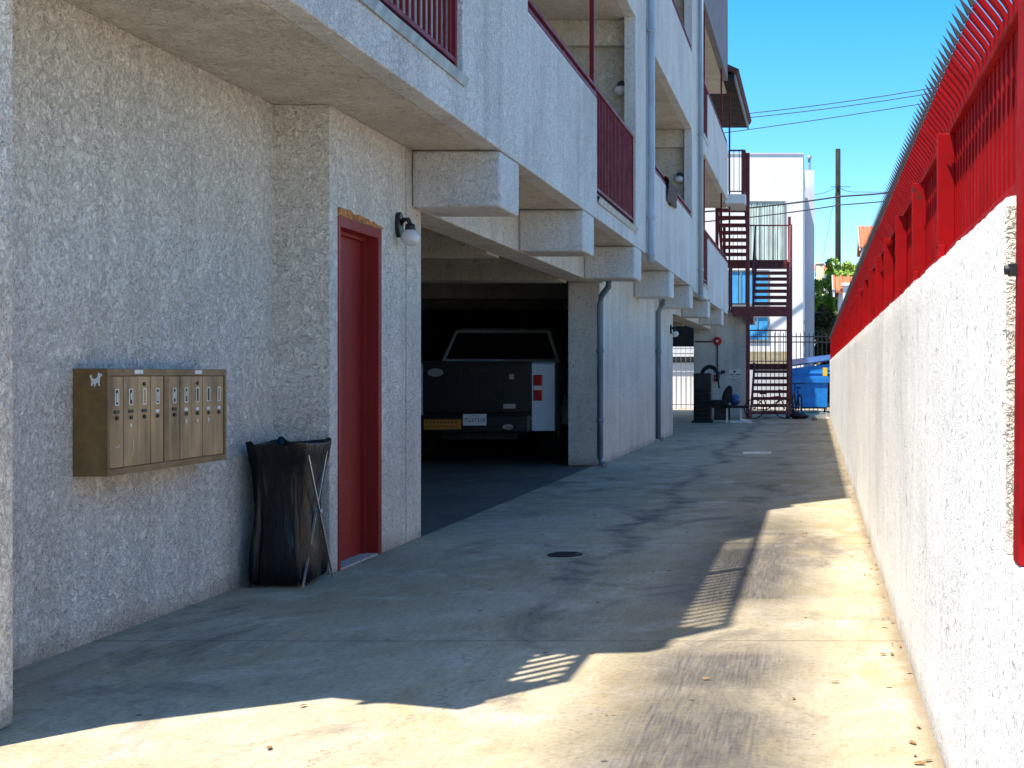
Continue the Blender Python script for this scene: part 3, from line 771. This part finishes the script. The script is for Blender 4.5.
def spiked(bm, y):
    w = .015
    path = [(XF+.004, 2.003), (XF+.004, 2.03), (XF+.001, 2.045), (XF-.010, 2.062), (XF-.054, 2.116)]
    rings = []
    for i, (x, z) in enumerate(path):
        a = path[max(0, i-1)]; b_ = path[min(len(path)-1, i+1)]
        t = Vector((b_[0]-a[0], 0, b_[1]-a[1])).normalized(); nrm = Vector((t.z, 0, -t.x))
        hw = .0056
        rings.append([bm.verts.new(Vector((x, y, z)) + nrm*hw*sx + Vector((0, w*sy, 0))) for sx, sy in ((-1, -1), (1, -1), (1, 1), (-1, 1))])
    for a, b_ in zip(rings, rings[1:]):
        for k in range(4): bm.faces.new((a[k], a[(k+1) % 4], b_[(k+1) % 4], b_[k])).material_index = 0
    c0 = Vector((XF-.054, y, 2.116)); tip = Vector((XF-.088, y, 2.166)); t = (tip-c0).normalized()
    nr = Vector((t.z, 0, -t.x))
    ba = [bm.verts.new(c0 + t*.002 + nr*.0075*sx + Vector((0, .0075*sy, 0))) for sx, sy in ((-1, -1), (1, -1), (1, 1), (-1, 1))]
    tv = bm.verts.new(tip)
    for k in range(4): bm.faces.new((ba[k], ba[(k+1) % 4], tv)).material_index = 1
    bm.faces.new(ba[::-1]).material_index = 1
    bm.faces.new(rings[0][::-1]); bm.faces.new(rings[-1])
bm = B(); spiked(bm, 2.80)
sp0 = fp('spiked_bar', bm, ['red', 'redtip'])
for i in range(1, 100):
    c = sp0.copy(); C.objects.link(c); c.parent = fe; c.location.y += i*.08
bm = B()
for i in range(100, 417): spiked(bm, 2.80+i*.08)
o = fp('spiked_bars', bm, ['red', 'redtip']); o['kind'] = 'stuff'
# gate post standing on the low wall
gp = thing('gate_post', 'tall red gate post standing on the low end of the white wall', 'post', (.446, 2.70, .822))
bm = B()
vs2 = [((-.040, -.05), (.06, .03))]
lo_ = [(-.046, -.05), (.05, -.05), (.05, .03), (-.046, .03)]; hi_ = [(x+.016, y) for x, y in lo_]
a = [bm.verts.new((x, y, 0)) for x, y in lo_]; b_ = [bm.verts.new((x, y, 1.75)) for x, y in hi_]
bm.faces.new(a[::-1]); bm.faces.new(b_)
for i in range(4): bm.faces.new((a[i], a[(i+1) % 4], b_[(i+1) % 4], b_[i]))
obj('shaft', bm, 'red', gp, .003)
bm = B(); bx(bm, -.056, -.038, .0, .035, .575, .60); cyl(bm, Vector((-.058, .018, .587)), .010, 'x', .014, 10); obj('bracket', bm, 'black', gp, .002)
bm = B(); bx(bm, -.036, .05, -.075, -.052, .08, .098); bx(bm, -.036, -.026, -.075, -.052, .04, .079); obj('latch', bm, 'redrail', gp, .002)
bm = B(); cyl(bm, Vector((.0, .2, 0)), .004, 'x', .01, 8); bm.free()

# ------------------------------------------------------------------ external stairs
DF = .0268; YS = F*DF
stt = thing('fire_stairs', 'maroon open tread steel stairs climbing outside the far end of the building', 'stairs', (-1.3, YS, 0))
def sp(name, bm, mats, parent=None, bevel=0, label=None):
    bmesh.ops.translate(bm, vec=(1.3, -YS, 0), verts=bm.verts)
    return obj(name, bm, mats, parent or stt, bevel, label=label)
xa, xb, xl = -1.80, -.72, -2.70
YM = YS+2.9; YE = YM+1.1
def flight(x0, x1, ya, yb, z0, z1, n_):
    bm = B()
    for x in (x0, x1):
        bar(bm, (x, ya, z0-.02), (x, yb, z1-.06), .05, .20)
    sp('stringer', bm, 'redstair')
    for i in range(1, n_):
        t = i/n_; y = ya+(yb-ya)*t; z = z0+(z1-z0)*t
        bm = B(); bx(bm, x0+.03, x1-.03, y-.14, y+.14, z-.085, z); sp('tread', bm, 'redstair')
# ground flight, mid landing, return flight, floor two deck and again
flight(xa+.05, xb-.05, YS+.35, YM, 0, 1.50, 8)
bm = B(); bx(bm, xl, xb, YM, YE, 1.40, 1.50); bx(bm, xl, xb, YM-.03, YM-.001, 1.32, 1.50); sp('landing', bm, 'redstair')
flight(xl+.05, xa-.15, YM, YS+1.2, 1.50, 3.0, 8)
bm = B(); bx(bm, -2.26, xb, YS, YS+1.0, 2.86, 3.0); bx(bm, -2.2, xb, YS-.04, YS-.001, 2.74, 3.01); bx(bm, -1.85, -1.65, YS-.02, YS+1, 2.55, 2.739)
sp('landing', bm, 'redstair')
flight(xa+.10, xb-.05, YS+.95, YM, 3.0, 4.50, 8)
bm = B(); bx(bm, xl, xb, YM, YE, 4.40, 4.50); bx(bm, xl, xb+.02, YM-.03, YM-.001, 4.26, 4.50); sp('landing', bm, 'redstair')
flight(xl+.02, xa-.12, YM, YS+.9, 4.50, 5.95, 8)
bm = B(); bx(bm, -2.38, -1.84, YS-.6, YS+1.0, 5.70, 5.94); sp('landing', bm, 'white', label='pale concrete top landing')
for x, y, z0, z1 in ((-1.80, YS, 0, 7.12), (-1.90, YS-.55, 5.94, 7.12), (xb, YS, 0, 4.2), (xb, YE, 0, 5.65), (xl, YE, 0, 5.65), (xl, YS+1., 0, 7.1), (-2.26, YS+.02, 3.0, 4.1), (xb-.02, YM, 0, 1.5), (-.74, YM, 4.5, 5.75)):
    bm = B(); bar(bm, (x, y, z0), (x, y, z1), .10 if x == -1.80 else .085); sp('post', bm, 'redstair')
def srail(p0, p1, z0, z1, spc=.13, tilt=0):
    p0, p1 = Vector(p0), Vector(p1); n_ = max(2, int((p1-p0).length/spc))
    bm = B()
    bar(bm, (p0.x, p0.y, z1), (p1.x, p1.y, z1+tilt), .045, .04); bar(bm, (p0.x, p0.y, z0+.08), (p1.x, p1.y, z0+.08+tilt), .03)
    rl = sp('railing', bm, 'redstair')
    for i in range(n_+1):
        t = i/n_; q = p0.lerp(p1, t)
        bm = B(); bar(bm, (q.x, q.y, z0+.08+tilt*t), (q.x, q.y, z1+tilt*t), .016); sp('baluster', bm, 'redstair', rl)
srail((-2.28, YS-.55, 0), (-1.86, YS-.55, 0), 5.94, 7.1)
srail((-1.86, YS-.55, 0), (-1.86, YS, 0), 5.94, 7.1)
srail((-1.66, YS+.02, 0), (xb-.02, YS+.02, 0), 3.0, 4.05, .18) if 0 else None
srail((-2.24, YS+.02, 0), (-1.86, YS+.02, 0), 3.0, 4.05, .15)
srail((xl, YE, 0), (xb, YE, 0), 4.5, 5.62, .13)
srail((xl, YE, 0), (xb, YE, 0), 1.5, 2.5, .15)
srail((xb, YS+.95, 0), (xb, YM, 0), 3.0, 4.0, .16, 1.5)
srail((xb, YS+.3, 0), (xb, YM, 0), .05, 1.0, .16, 1.45)
srail((xa+.08, YS+.95, 0), (xa+.08, YM, 0), 3.0, 4.0, .2, 1.5)
srail((xl, YM, 0), (xl, YS+1.0, 0), 4.5, 5.5, .16, 1.45)

# ------------------------------------------------------------------ bell, conduit, signs on the stair wall
YW = 36.645
def wp(px, py): d = YW/F; return Vector(((px-VX)*d, YW, H-(py-VY)*d))
fb = thing('fire_bell', 'round red fire bell with conduit on the wall below the stairs', 'fire bell', wp(717.5, 341))
bm = B(); cyl(bm, Vector((0, -.04, 0)), .125, 'y', .07, 28, .09); obj('gong', bm, 'lampred', fb, .01)
bm = B(); cyl(bm, Vector((0, -.085, 0)), .03, 'y', .02, 14); obj('hub', bm, 'label', fb)
bm = B(); tube(bm, [(0, -.02, -.1), (0, -.02, -.92)], .018, 8); tube(bm, [(-.12, -.02, -.02), (-.60, -.02, -.02)], .018, 8); obj('conduit', bm, 'redstair', fb)
va = thing('alarm_box', 'small red alarm box at the foot of the conduit below the fire bell', 'alarm', wp(717, 378))
bm = B(); bx(bm, -.07, .07, -.10, 0, -.09, .09); obj('housing', bm, 'lampred', va, .01)
bm = B(); cyl(bm, Vector((0, -.11, 0)), .04, 'y', .02, 16); obj('dial', bm, 'label', va)
bm = B(); p = wp(723, 372); bx(bm, p.x-.06, p.x+.06, YW-.02, YW-.001, p.z-.04, p.z+.04)
tag(obj('sign_plate', bm, 'black', None, .004), 'tiny black plate on the wall left of the cream sign', 'plate')
sg = thing('wall_sign', 'cream warning sign with dark symbol and lettering on the stair wall', 'sign', wp(735, 373.5))
bm = B(); bx(bm, -.17, .17, -.012, 0, -.12, .12); obj('board', bm, 'label', sg, .003)
bm = B(); cyl(bm, Vector((-.01, -.015, .055)), .032, 'y', .004, 16)
for i in range(7):
    if i != 3: bx(bm, -.145+i*.042, -.113+i*.042, -.017, -.013, -.045, -.012)
for i in range(9): bx(bm, -.10+i*.024, -.085+i*.024, -.017, -.013, -.085, -.070)
obj('print', bm, 'black', sg)

# ------------------------------------------------------------------ home gym
DG = .0246; YG = F*DG
def gpnt(px, py): return Vector(((px-VX)*DG, 0, H-(py-VY)*DG))
gy = thing('home_gym', 'black home gym machine with weight tower standing by the stair wall', 'exercise machine', (-2.8, YG, 0))
def go(name, bm, mats, bevel=0):
    bmesh.ops.translate(bm, vec=(2.8, 0, 0), verts=bm.verts); return obj(name, bm, mats, gy, bevel)
bm = B(); bx(bm, -3.00, -2.56, .1, .5, .06, 1.22); bx(bm, -3.04, -2.52, .05, .55, 0, .06); go('weight_tower', bm, 'black', .02)
for i in range(7):
    bm = B(); bx(bm, -2.96, -2.60, .07, .12, .15+i*.1, .22+i*.1); go('weight_plate', bm, 'rubber', .008)
bm = B()
pts = [Vector((-2.60+.20*math.cos(a), .15, 1.14+.24*math.sin(a))) for a in [R(d) for d in range(-30, 215, 15)]]
tube(bm, pts, .05, 8); go('cam_wheel', bm, 'rubber')
bm = B(); tube(bm, [(-2.42, .1, 1.25), (-2.38, .05, 1.05), (-2.36, .0, .85)], .022, 8); tube(bm, [(-2.50, .1, 1.30), (-2.30, .1, 1.20)], .02, 8); go('press_arm', bm, 'black')
bm = B(); bx(bm, -2.55, -2.00, .12, .40, .36, .44); bx(bm, -2.5, -2.1, .2, .3, .06, .36); go('seat_frame', bm, 'black', .01)
bm = B(); bx(bm, -2.55, -2.18, -.1, .2, .44, .56); go('seat', bm, 'rubber', .03)
bm = B(); sphere(bm, Vector((-2.17, .12, .66)), .28, .42, .35, .95, 20)
bmesh.ops.rotate(bm, cent=Vector((-2.17, .12, .66)), matrix=Matrix.Rotation(R(17), 3, 'Y'), verts=bm.verts)
go('backrest', bm, 'rubber')
wbn = thing('weight_bench', 'low bench with dark pad and white legs right of the gym machine', 'bench', (-1.75, YG, 0))
bm = B(); bx(bm, -.45, .12, 0, .28, .36, .42); obj('pad', bm, 'rubber', wbn, .02)
bm = B(); bar(bm, (-.08, .1, .36), (-.08, .1, .05), .045); bar(bm, (-.32, -.1, .03), (.20, -.12, .03), .05); bar(bm, (-.08, .1, .08), (.16, .25, .03), .04); obj('leg', bm, 'white', wbn)
bm = B(); bar(bm, (-.42, .1, .36), (-.42, .1, 0), .045); obj('leg', bm, 'white', wbn)
bm = B(); sphere(bm, Vector((-1.98, YG+.2, .56)), .14, seg=24)
tag(obj('exercise_ball', bm, 'blueball'), 'small blue ball resting on the bench behind the backrest', 'ball')

# ------------------------------------------------------------------ bicycle behind the stairs
def bicycle(loc, rz, label, mat):
    t = thing('bicycle', label, 'bicycle', loc, rz)
    for x in (-.5, .5):
        bm = B(); tube(bm, [(x+.31*math.cos(a), 0, .33+.31*math.sin(a)) for a in [2*math.pi*k/28 for k in range(29)]], .02, 6, cap=False)
        w = obj('wheel', bm, 'rubber', t)
        bm = B()
        for k in range(12): a = 2*math.pi*k/12; bar(bm, (x, 0, .33), (x+.3*math.cos(a), 0, .33+.3*math.sin(a)), .004)
        obj('spokes', bm, 'chrome', w)
    bm = B()
    for a, b_ in (((-.5, 0, .33), (-.08, 0, .30)), ((-.08, 0, .30), (-.2, 0, .78)), ((-.5, 0, .33), (-.17, 0, .68)), ((-.17, 0, .68), (.36, 0, .74)), ((-.08, 0, .30), (.38, 0, .66)), ((.34, 0, .80), (.5, 0, .33))):
        tube(bm, [a, b_], .018, 8)
    obj('frame', bm, mat, t)
    bm = B(); tube(bm, [(.3, -.26, .92), (.36, -.2, .95), (.35, 0, .93), (.36, .2, .95), (.3, .26, .92)], .014, 8); tube(bm, [(.34, 0, .8), (.35, 0, .93)], .014, 8); obj('handlebar', bm, 'black', t)
    bm = B(); bx(bm, -.32, -.08, -.06, .06, .80, .84); obj('saddle', bm, 'rubber', t, .02)
    return t
bk = bicycle((-1.22, YS-.14, 0), R(6), 'dark red bicycle parked in front of the lowest stair treads', 'redrail'); bk.scale = (.82, .82, .82)
bicycle((-.50, YS+1.3, 0), R(100), 'blue bicycle leaning between the stairs and the blue dumpster', 'blueball')
# dark bundle on the ground
bm = B(); sphere(bm, Vector((0, 0, .09)), .2, 1.25, .9, .5, 20)
for v in bm.verts: v.co += Vector((noise.noise(v.co*9), noise.noise(v.co*9+Vector((5, 0, 0))), noise.noise(v.co*9+Vector((0, 7, 0)))))*.07
for v in bm.verts: v.co.z = max(0, v.co.z)
o = obj('bin_bag', bm, 'bag', None, 0, (-.42, YS-.1, 0)); tag(o, 'crumpled black bag lying on the ground in front of the blue dumpster', 'bag')
bm = B(); sphere(bm, Vector((0, 0, .05)), .16, 1.5, .9, .5, 16)
for v in bm.verts: v.co += Vector((noise.noise(v.co*8), noise.noise(v.co*8+Vector((5, 0, 0))), noise.noise(v.co*8+Vector((0, 7, 0)))))*.08
for v in bm.verts: v.co.z = max(0, v.co.z)
o = obj('rubble', bm, 'label', None, 0, (.12, YS-1.0, 0)); tag(o, 'pale crumpled rubbish against the foot of the white wall', 'rubbish')

# ------------------------------------------------------------------ dumpster
dp = thing('dumpster', 'blue metal dumpster with sloping lid and yellow sticker at the end of the drive', 'dumpster', (-.20, 42.0, 0))
def poly_yz(bm, x0, x1, prof):
    sideprof(bm, prof, x0, x1)
bm = B()
poly = [(-.66, .16), (.58, .16), (.60, 1.30), (.66, 1.32), (.66, 1.52), (-.66, 1.36)]
a = [bm.verts.new((x, 0, z)) for x, z in poly]; b_ = [bm.verts.new((x, 1.3, z)) for x, z in poly]
bm.faces.new(a); bm.faces.new(b_[::-1])
for i in range(len(a)): bm.faces.new((a[i], b_[i], b_[(i+1) % 6], a[(i+1) % 6]))
obj('body', bm, 'bluepaint', dp, .015)
bm = B(); bx(bm, -.68, .64, -.05, -.002, .92, 1.12); bx(bm, -.68, .68, -.03, -.001, 1.20, 1.26); obj('fork_channel', bm, 'bluepaint', dp, .01)
bm = B()
a = [bm.verts.new((x, y, z)) for x, y, z in ((-.72, -.06, 1.40), (.72, -.06, 1.62), (.72, 1.36, 1.78), (-.72, 1.36, 1.60))]
f = bm.faces.new(a); r_ = bmesh.ops.extrude_face_region(bm, geom=[f]); bmesh.ops.translate(bm, vec=(0, 0, .05), verts=[v for v in r_['geom'] if isinstance(v, bmesh.types.BMVert)])
obj('lid', bm, 'blueball', dp, .01)
bm = B(); bx(bm, .42, .53, -.008, -.001, 1.28, 1.44) if 0 else bx(bm, .44, .58, -.038, -.031, 1.14, 1.40); obj('sticker', bm, 'yellow', dp)
for x in (-.5, .5):
    bm = B(); cyl(bm, Vector((x, .12, .08)), .08, 'x', .06, 16); obj('caster', bm, 'rubber', dp)
bm = B(); bx(bm, -.62, .55, -.02, 1.3, .12, .159); obj('base_rail', bm, 'black', dp)

# ------------------------------------------------------------------ far fences, buildings
def picket(name, x0, x1, y, z0, z1, spc, label, mat='black', r=.012):
    t = thing(name, label, 'fence', ((x0+x1)/2, y, 0))
    cx = (x0+x1)/2
    bm = B()
    for z in (z0+.15, z1-.12, z1-.02 if 0 else z1-.3): bar(bm, (x0-cx, 0, z), (x1-cx, 0, z), .035)
    obj('rail', bm, mat, t)
    n_ = int((x1-x0)/spc)
    first = None
    for i in range(n_+1):
        x = x0-cx+(x1-x0)*i/n_
        if first is None:
            bm = B(); bar(bm, (x, 0, z0), (x, 0, z1), r*2); first = obj('picket', bm, mat, t); fx = x
        else:
            c = first.copy(); C.objects.link(c); c.parent = t; c.location.x = x-fx
    return t
picket('iron_fence', -2.6, .8, 44.4, 0, 2.55, .14, 'black iron picket fence behind the stairs and the dumpster')
# low tan wall behind the fence
lw = thing('block_wall', 'low wall with tan blocks above white render behind the black iron fence', 'wall', (-2.0, 45.7, 0))
bm = B(); bx(bm, -1.2, 1.1, -.1, .1, 0, 1.5); obj('render', bm, 'greybldg', lw, .01)
bm = B()
for rr_ in range(3):
    for k in range(6): bx(bm, -1.2+k*.384, -1.2+k*.384+.376, -.1, .1, 1.502+rr_*.155, 1.65+rr_*.155)
obj('block_courses', bm, 'tan', lw, .004)
# bright yard wall seen through the passage
bm = B(); bx(bm, -7.0, -3.5, 46.5, 46.7, 0, 1.60)
tag(obj('yard_wall', bm, 'whitebldg', None, .01), 'sunlit white yard wall seen through the ground floor passage', 'wall')
bm = B(); bx(bm, -8.0, -3.3, 49.5, 49.7, 0, 2.7)
tag(obj('back_wall', bm, 'tan', None, .01), 'tan wall beyond the white yard wall in the passage', 'wall')
picket('yard_fence', -5.6, -3.6, 46.3, 0, 2.2, .16, 'thin grey picket fence in front of the white yard wall', 'frame', .008)
bm = B(); bx(bm, -7.0, -3.5, 46.45, 46.75, 1.602, 1.80); tag(obj('wall_capping', bm, 'cast', None, .01), 'dark beam capping the white yard wall in the passage', 'beam')
bm = B(); bx(bm, -6.4, -3.0, 41.7, 41.99, 2.05, 2.79); part('passage_header', bm, 'garage')

nb = thing('white_building', 'tall white rendered building with curtained window behind the steel stairs', 'building', (-3, 47.25, 0))
DB = .035
def nbp(name, bm, mats, parent=None, bevel=0, label=None):
    bmesh.ops.translate(bm, vec=(3, -47.25, 0), verts=bm.verts); return obj(name, bm, mats, parent or nb, bevel, label=label)
def q(px): return (px-VX)*DB
def z_(py): return H-(py-VY)*DB
bm = B(); bx(bm, -9, q(803), 47.25, 56.5, 0, z_(154.5)); nbp('wall', bm, 'whitebldg')
bm = B(); bx(bm, -9.02, q(803)+.02, 47.22, 56.5, z_(154.5)+.001, z_(154.5)+.06); nbp('parapet_cap', bm, 'greybldg')
bm = B(); bx(bm, -6, -.03, 56.6, 66, 0, 9.75); nbp('rear_wing', bm, 'greybldg')
def window(px0, px1, py0, py1, pane, mull=1, curtain=False):
    x0, x1, z0, z1 = q(px0), q(px1), z_(py1), z_(py0); y = 47.25
    bm = B(); 
    for a in ((x0, x1, z0, z0+.05), (x0, x1, z1-.05, z1), (x0, x0+.05, z0+.05, z1-.05), (x1-.05, x1, z0+.05, z1-.05)): bx(bm, a[0], a[1], y-.05, y-.001, a[2], a[3])
    for k in range(1, mull+1):
        x = x0+(x1-x0)*k/(mull+1); bx(bm, x-.02, x+.02, y-.045, y-.002, z0+.05, z1-.05)
    w = nbp('window', bm, 'frame')
    bm = B()
    if curtain:
        n_ = 60; row = []
        for i in range(n_+1):
            x = x0+.05+(x1-x0-.1)*i/n_; yy = y-.02+.013*math.sin(i*1.4)+.006*math.sin(i*.53)
            row.append((bm.verts.new((x, yy, z0+.05)), bm.verts.new((x, yy, z1-.05))))
        for a, b_ in zip(row, row[1:]): bm.faces.new((a[0], b_[0], b_[1], a[1]))
        nbp('curtain', bm, pane, w)
    else:
        bx(bm, x0+.05, x1-.05, y-.012, y-.003, z0+.05, z1-.05); nbp('pane', bm, pane, w)
window(747, 785.5, 201, 262, 'curtain', 2, True)
window(727, 769, 270, 305, 'blueglass', 2)
window(746, 769, 316, 341, 'blueglass', 1)
bm = B()
for k in range(4): bx(bm, q(803)+.02, q(803)+.06, 49+k*.0, 49.6, z_(308+k*8), z_(308+k*8)+.12)
bm.free()
for k in range(4):
    bm = B(); bx(bm, q(803)+.001, q(803)+.05, 50.2, 51.4, 3.1-k*.42, 3.22-k*.42); nbp('vent', bm, 'frame')
bm = B(); tube(bm, [(-.25, 58, 9.75), (-.25, 58, 10.5)], .06, 8); cyl(bm, Vector((-.25, 58, 10.5)), .12, 'z', .12, 10); nbp('roof_vent', bm, 'frame')

# tiled houses far right
def house(label, px0, px1, pyr, pye, pyb, d, depth, roof='tile'):
    x0, x1 = (px0-VX)*d, (px1-VX)*d; zr, ze = H-(pyr-VY)*d, H-(pye-VY)*d; y = F*d
    t = thing('tiled_house', label, 'house', ((x0+x1)/2, y, 0)); cx = (x0+x1)/2; w = (x1-x0)/2
    bm = B(); bx(bm, -w+.2, w-.2, .3, depth, 0, ze-.05); obj('wall', bm, 'whitebldg', t)
    bm = B()
    prof = [(-.1, ze-.08), (-.1, ze+.02), (depth*.5, zr), (depth+.1, ze+.02), (depth+.1, ze-.08), (depth*.5, zr-.1)]
    a = [bm.verts.new((-w, yy, zz)) for yy, zz in prof]; b_ = [bm.verts.new((w, yy, zz)) for yy, zz in prof]
    bm.faces.new(a); bm.faces.new(b_[::-1])
    for i in range(6): bm.faces.new((a[i], b_[i], b_[(i+1) % 6], a[(i+1) % 6]))
    n_ = int(2*w/.3)
    for i in range(n_+1):
        x = -w+2*w*i/n_
        tube(bm, [(x, -.12, ze+.04), (x, depth*.5, zr+.02)], .07, 6)
    obj('roof', bm, roof, t)
    bm = B(); bx(bm, -w-.05, -w+.03, -.15, .0, ze-.25, ze+.05); bar(bm, (-w-.03, -.15, ze-.03), (-w-.03, depth*.5, zr-.03), .08, .2); obj('bargeboard', bm, 'white', t)
    bm = B(); bx(bm, -w*.3, w*.3, .24, .298, ze-1.6, ze-.5); obj('window', bm, 'glassdark', t)
    return t
house('house with orange tiled roof rising highest behind the red fence', 860, 920, 221, 247, 300, .070, 7)
house('long low house with orange tiles behind the telephone pole', 815, 875, 262, 270, 300, .095, 8)
house('small house with orange roof just left of the red fence', 834, 880, 274, 291, 340, .041, 3)
bm = B(); d = .0395; bx(bm, (843-VX)*d, (851-VX)*d, F*d, F*d+.5, 0, H+(VY-286)*d); bx(bm, (841.5-VX)*d, (852.5-VX)*d, F*d-.08, F*d+.58, H+(VY-286)*d, H+(VY-283)*d)
tag(obj('chimney_stack', bm, 'whitebldg', None, .01), 'white chimney stack in front of the small orange roof', 'chimney')
bm = B(); d = .09; cyl(bm, Vector(((820-VX)*d, F*d, 5.5)), .36, 'z', 11.1, 20); cyl(bm, Vector(((820-VX)*d, F*d, 11.1)), .40, 'z', .15, 20)
tag(obj('flue_pipe', bm, 'tan'), 'wide tan round flue rising right of the white building', 'flue')

# ------------------------------------------------------------------ telephone pole and wires
d = .06
tp = thing('utility_pole', 'dark wooden utility pole against the blue sky', 'pole', ((838-VX)*d, F*d, 0))
ht = H+(VY-149)*d
bm = B(); tube(bm, [(0, 0, 0), (0, 0, ht)], [.20, .15], 12); obj('shaft', bm, 'wood', tp)
bm = B(); bar(bm, (-.06, -.14, H+(VY-188)*d), (.06, -.14, H+(VY-188)*d), .12, .25); bar(bm, (-.45, -.1, H+(VY-187)*d), (.75, -.1, H+(VY-187)*d), .03); obj('bracket', bm, 'wood', tp)
bm = B(); bar(bm, (-.02, -.10, ht-.9), (-.02, -.10, ht-.3), .03); obj('pole_tag', bm, 'frame', tp)
def wire(label, pts, r, sag=.0):
    p = [W(*a) for a in pts]
    out = []
    for a, b_ in zip(p, p[1:]):
        for k in range(10):
            t = k/10; v = a.lerp(b_, t); v.z -= sag*4*t*(1-t); out.append(v)
    out.append(p[-1])
    bm = B(); tube(bm, out, r, 5); o = obj('power_line', bm, 'wire'); tag(o, label, 'cable', 'overhead cables'); return o
wire('uppermost thin cable in the sky, just above its close twin', [(700, 118, .055), (1010, 73.5, .055)], .026, .25)
wire('second thin cable from the top, just below its close twin', [(700, 122, .056), (1010, 79, .056)], .026, .25)
wire('third thin cable, alone in the middle of the sky', [(700, 136, .057), (1010, 89, .057)], .026, .1)
wire('thick dark cable passing the pole just above the other thick one', [(700, 212, .034), (840, 196.5, .0345), (1000, 181, .035)], .030, .05)
wire('lower thick cable passing in front of the white building', [(700, 222, .033), (840, 205, .034), (1000, 188, .035)], .021, .05)
wire('faint short cable running from the pole towards the tall orange roof', [(838, 187, .0603), (858, 192, .06), (1000, 187, .06)], .018, .1)
wire('faint cable running from the pole down to the white building roof', [(838, 186, .0603), (812, 195, .045)], .014, .1)
wire('faint guy line slanting down beside the utility pole', [(836, 190, .0603), (822, 262, .0603)], .012, 0)

# ------------------------------------------------------------------ trees
def tree(label, c, rx, ry, rz, n_, leaf, mat, name='leafy_tree', seed=1):
    rr = random.Random(seed); t = thing(name, label, 'tree', (c[0], c[1], 0))
    bm = B(); tube(bm, [(0, 0, 0), (.05, .05, c[2]*.5), (0, 0, c[2])], [.18, .13, .07], 8)
    for k in range(6):
        a = rr.random()*6.28; tube(bm, [(0, 0, c[2]*.55), (rx*.3*math.cos(a), ry*.3*math.sin(a), c[2]*.8), (rx*.7*math.cos(a), ry*.7*math.sin(a), c[2]*1.05)], [.08, .05, .02], 6)
    obj('trunk', bm, 'bark', t)
    bm = B(); cl = []
    for k in range(26):
        while True:
            v = Vector((rr.uniform(-1, 1), rr.uniform(-1, 1), rr.uniform(-1, 1)))
            if v.length < 1: break
        cl.append((Vector((v.x*rx, v.y*ry, c[2]+v.z*rz)), rr.uniform(.22, .42)*min(rx, rz)))
    for k in range(n_):
        o_, cr = rr.choice(cl)
        v = Vector((rr.gauss(0, 1), rr.gauss(0, 1), rr.gauss(0, 1))).normalized()*cr*rr.uniform(.6, 1.08)
        p = o_+v
        if p.z < .05: continue
        u = Vector((rr.gauss(0, 1), rr.gauss(0, 1), rr.gauss(0, 1))).normalized(); w = u.orthogonal().normalized()
        s = leaf*rr.uniform(.6, 1.3)
        bm.faces.new([bm.verts.new(p+x) for x in (u*s, w*s*.5, -u*s, -w*s*.5)])
    obj('crown', bm, mat, t)
    return t
d = .046
tree('sunlit green tree right of the white building under the pole', ((830-VX)*d, F*d, 4.95), 1.0, 1.3, 1.45, 6000, .11, 'leaf', seed=3)
tree('bright green shrubby tree in front of the long orange roof', ((845-VX)*.075, F*.075, 8.6), 1.5, 1.5, .9, 4200, .16, 'leaf', seed=5)
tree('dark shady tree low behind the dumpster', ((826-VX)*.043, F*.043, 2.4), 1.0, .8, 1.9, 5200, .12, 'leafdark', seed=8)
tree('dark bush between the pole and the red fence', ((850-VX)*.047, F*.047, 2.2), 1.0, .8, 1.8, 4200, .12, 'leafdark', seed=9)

# ------------------------------------------------------------------ things on the ground
def gpt(px, py): d = H/(py-VY); return ((px-VX)*d, F*d)
x, y = gpt(565, 555)
mc = thing('manhole_cover', 'dark round iron utility cover set in the shaded driveway', 'manhole cover', (x, y, 0))
bm = B(); cyl(bm, Vector((0, 0, .004)), .115, 'z', .008, 40); obj('rim', bm, 'cast', mc)
bm = B(); cyl(bm, Vector((0, 0, .0095)), .095, 'z', .003, 40)
for i in range(-3, 4): bx(bm, -.07, .07, i*.022-.004, i*.022+.004, .011, .014)
obj('lid', bm, 'cast', mc)
x, y = gpt(757, 453.5)
dg_ = thing('drain_grate', 'pale framed drain opening in the driveway far from the camera', 'drain', (x, y, 0))
bm = B(); 
for a in ((-.21, .21, -.16, -.11), (-.21, .21, .11, .16), (-.21, -.18, -.11, .11), (.18, .21, -.11, .11)): bx(bm, a[0], a[1], a[2], a[3], 0, .02)
bx(bm, -.17, -.08, -.1, .1, 0.001, .018); bx(bm, -.06, .03, -.1, .1, .001, .022)
obj('frame', bm, 'label', dg_)
bm = B(); bx(bm, -.179, .179, -.109, .109, .001, .006); obj('pit', bm, 'black', dg_)
x, y = gpt(724, 453)
# leaf litter
bm = B(); rr = random.Random(11)
for i in range(150):
    if rr.random() < .62: x = .385-abs(rr.gauss(0, .05)); y = rr.uniform(3.2, 22)
    else: x = rr.uniform(-2.4, .35); y = rr.uniform(3.2, 13)
    s = rr.uniform(.006, .017); a = rr.random()*6.28
    zz = .004
    pts = [(s*1.5, 0), (s*.4, s*.7), (-s*1.2, s*.2), (-s*.5, -s*.7)]
    vv = [bm.verts.new((x+px_*math.cos(a)-py_*math.sin(a), y+px_*math.sin(a)+py_*math.cos(a), zz+rr.uniform(0, .008))) for px_, py_ in pts]
    bm.faces.new(vv)
o = obj('leaf_litter', bm, 'leafbrown'); o['kind'] = 'stuff'; o['label'] = 'dry leaf bits scattered along the driveway'; o['category'] = 'leaf litter'
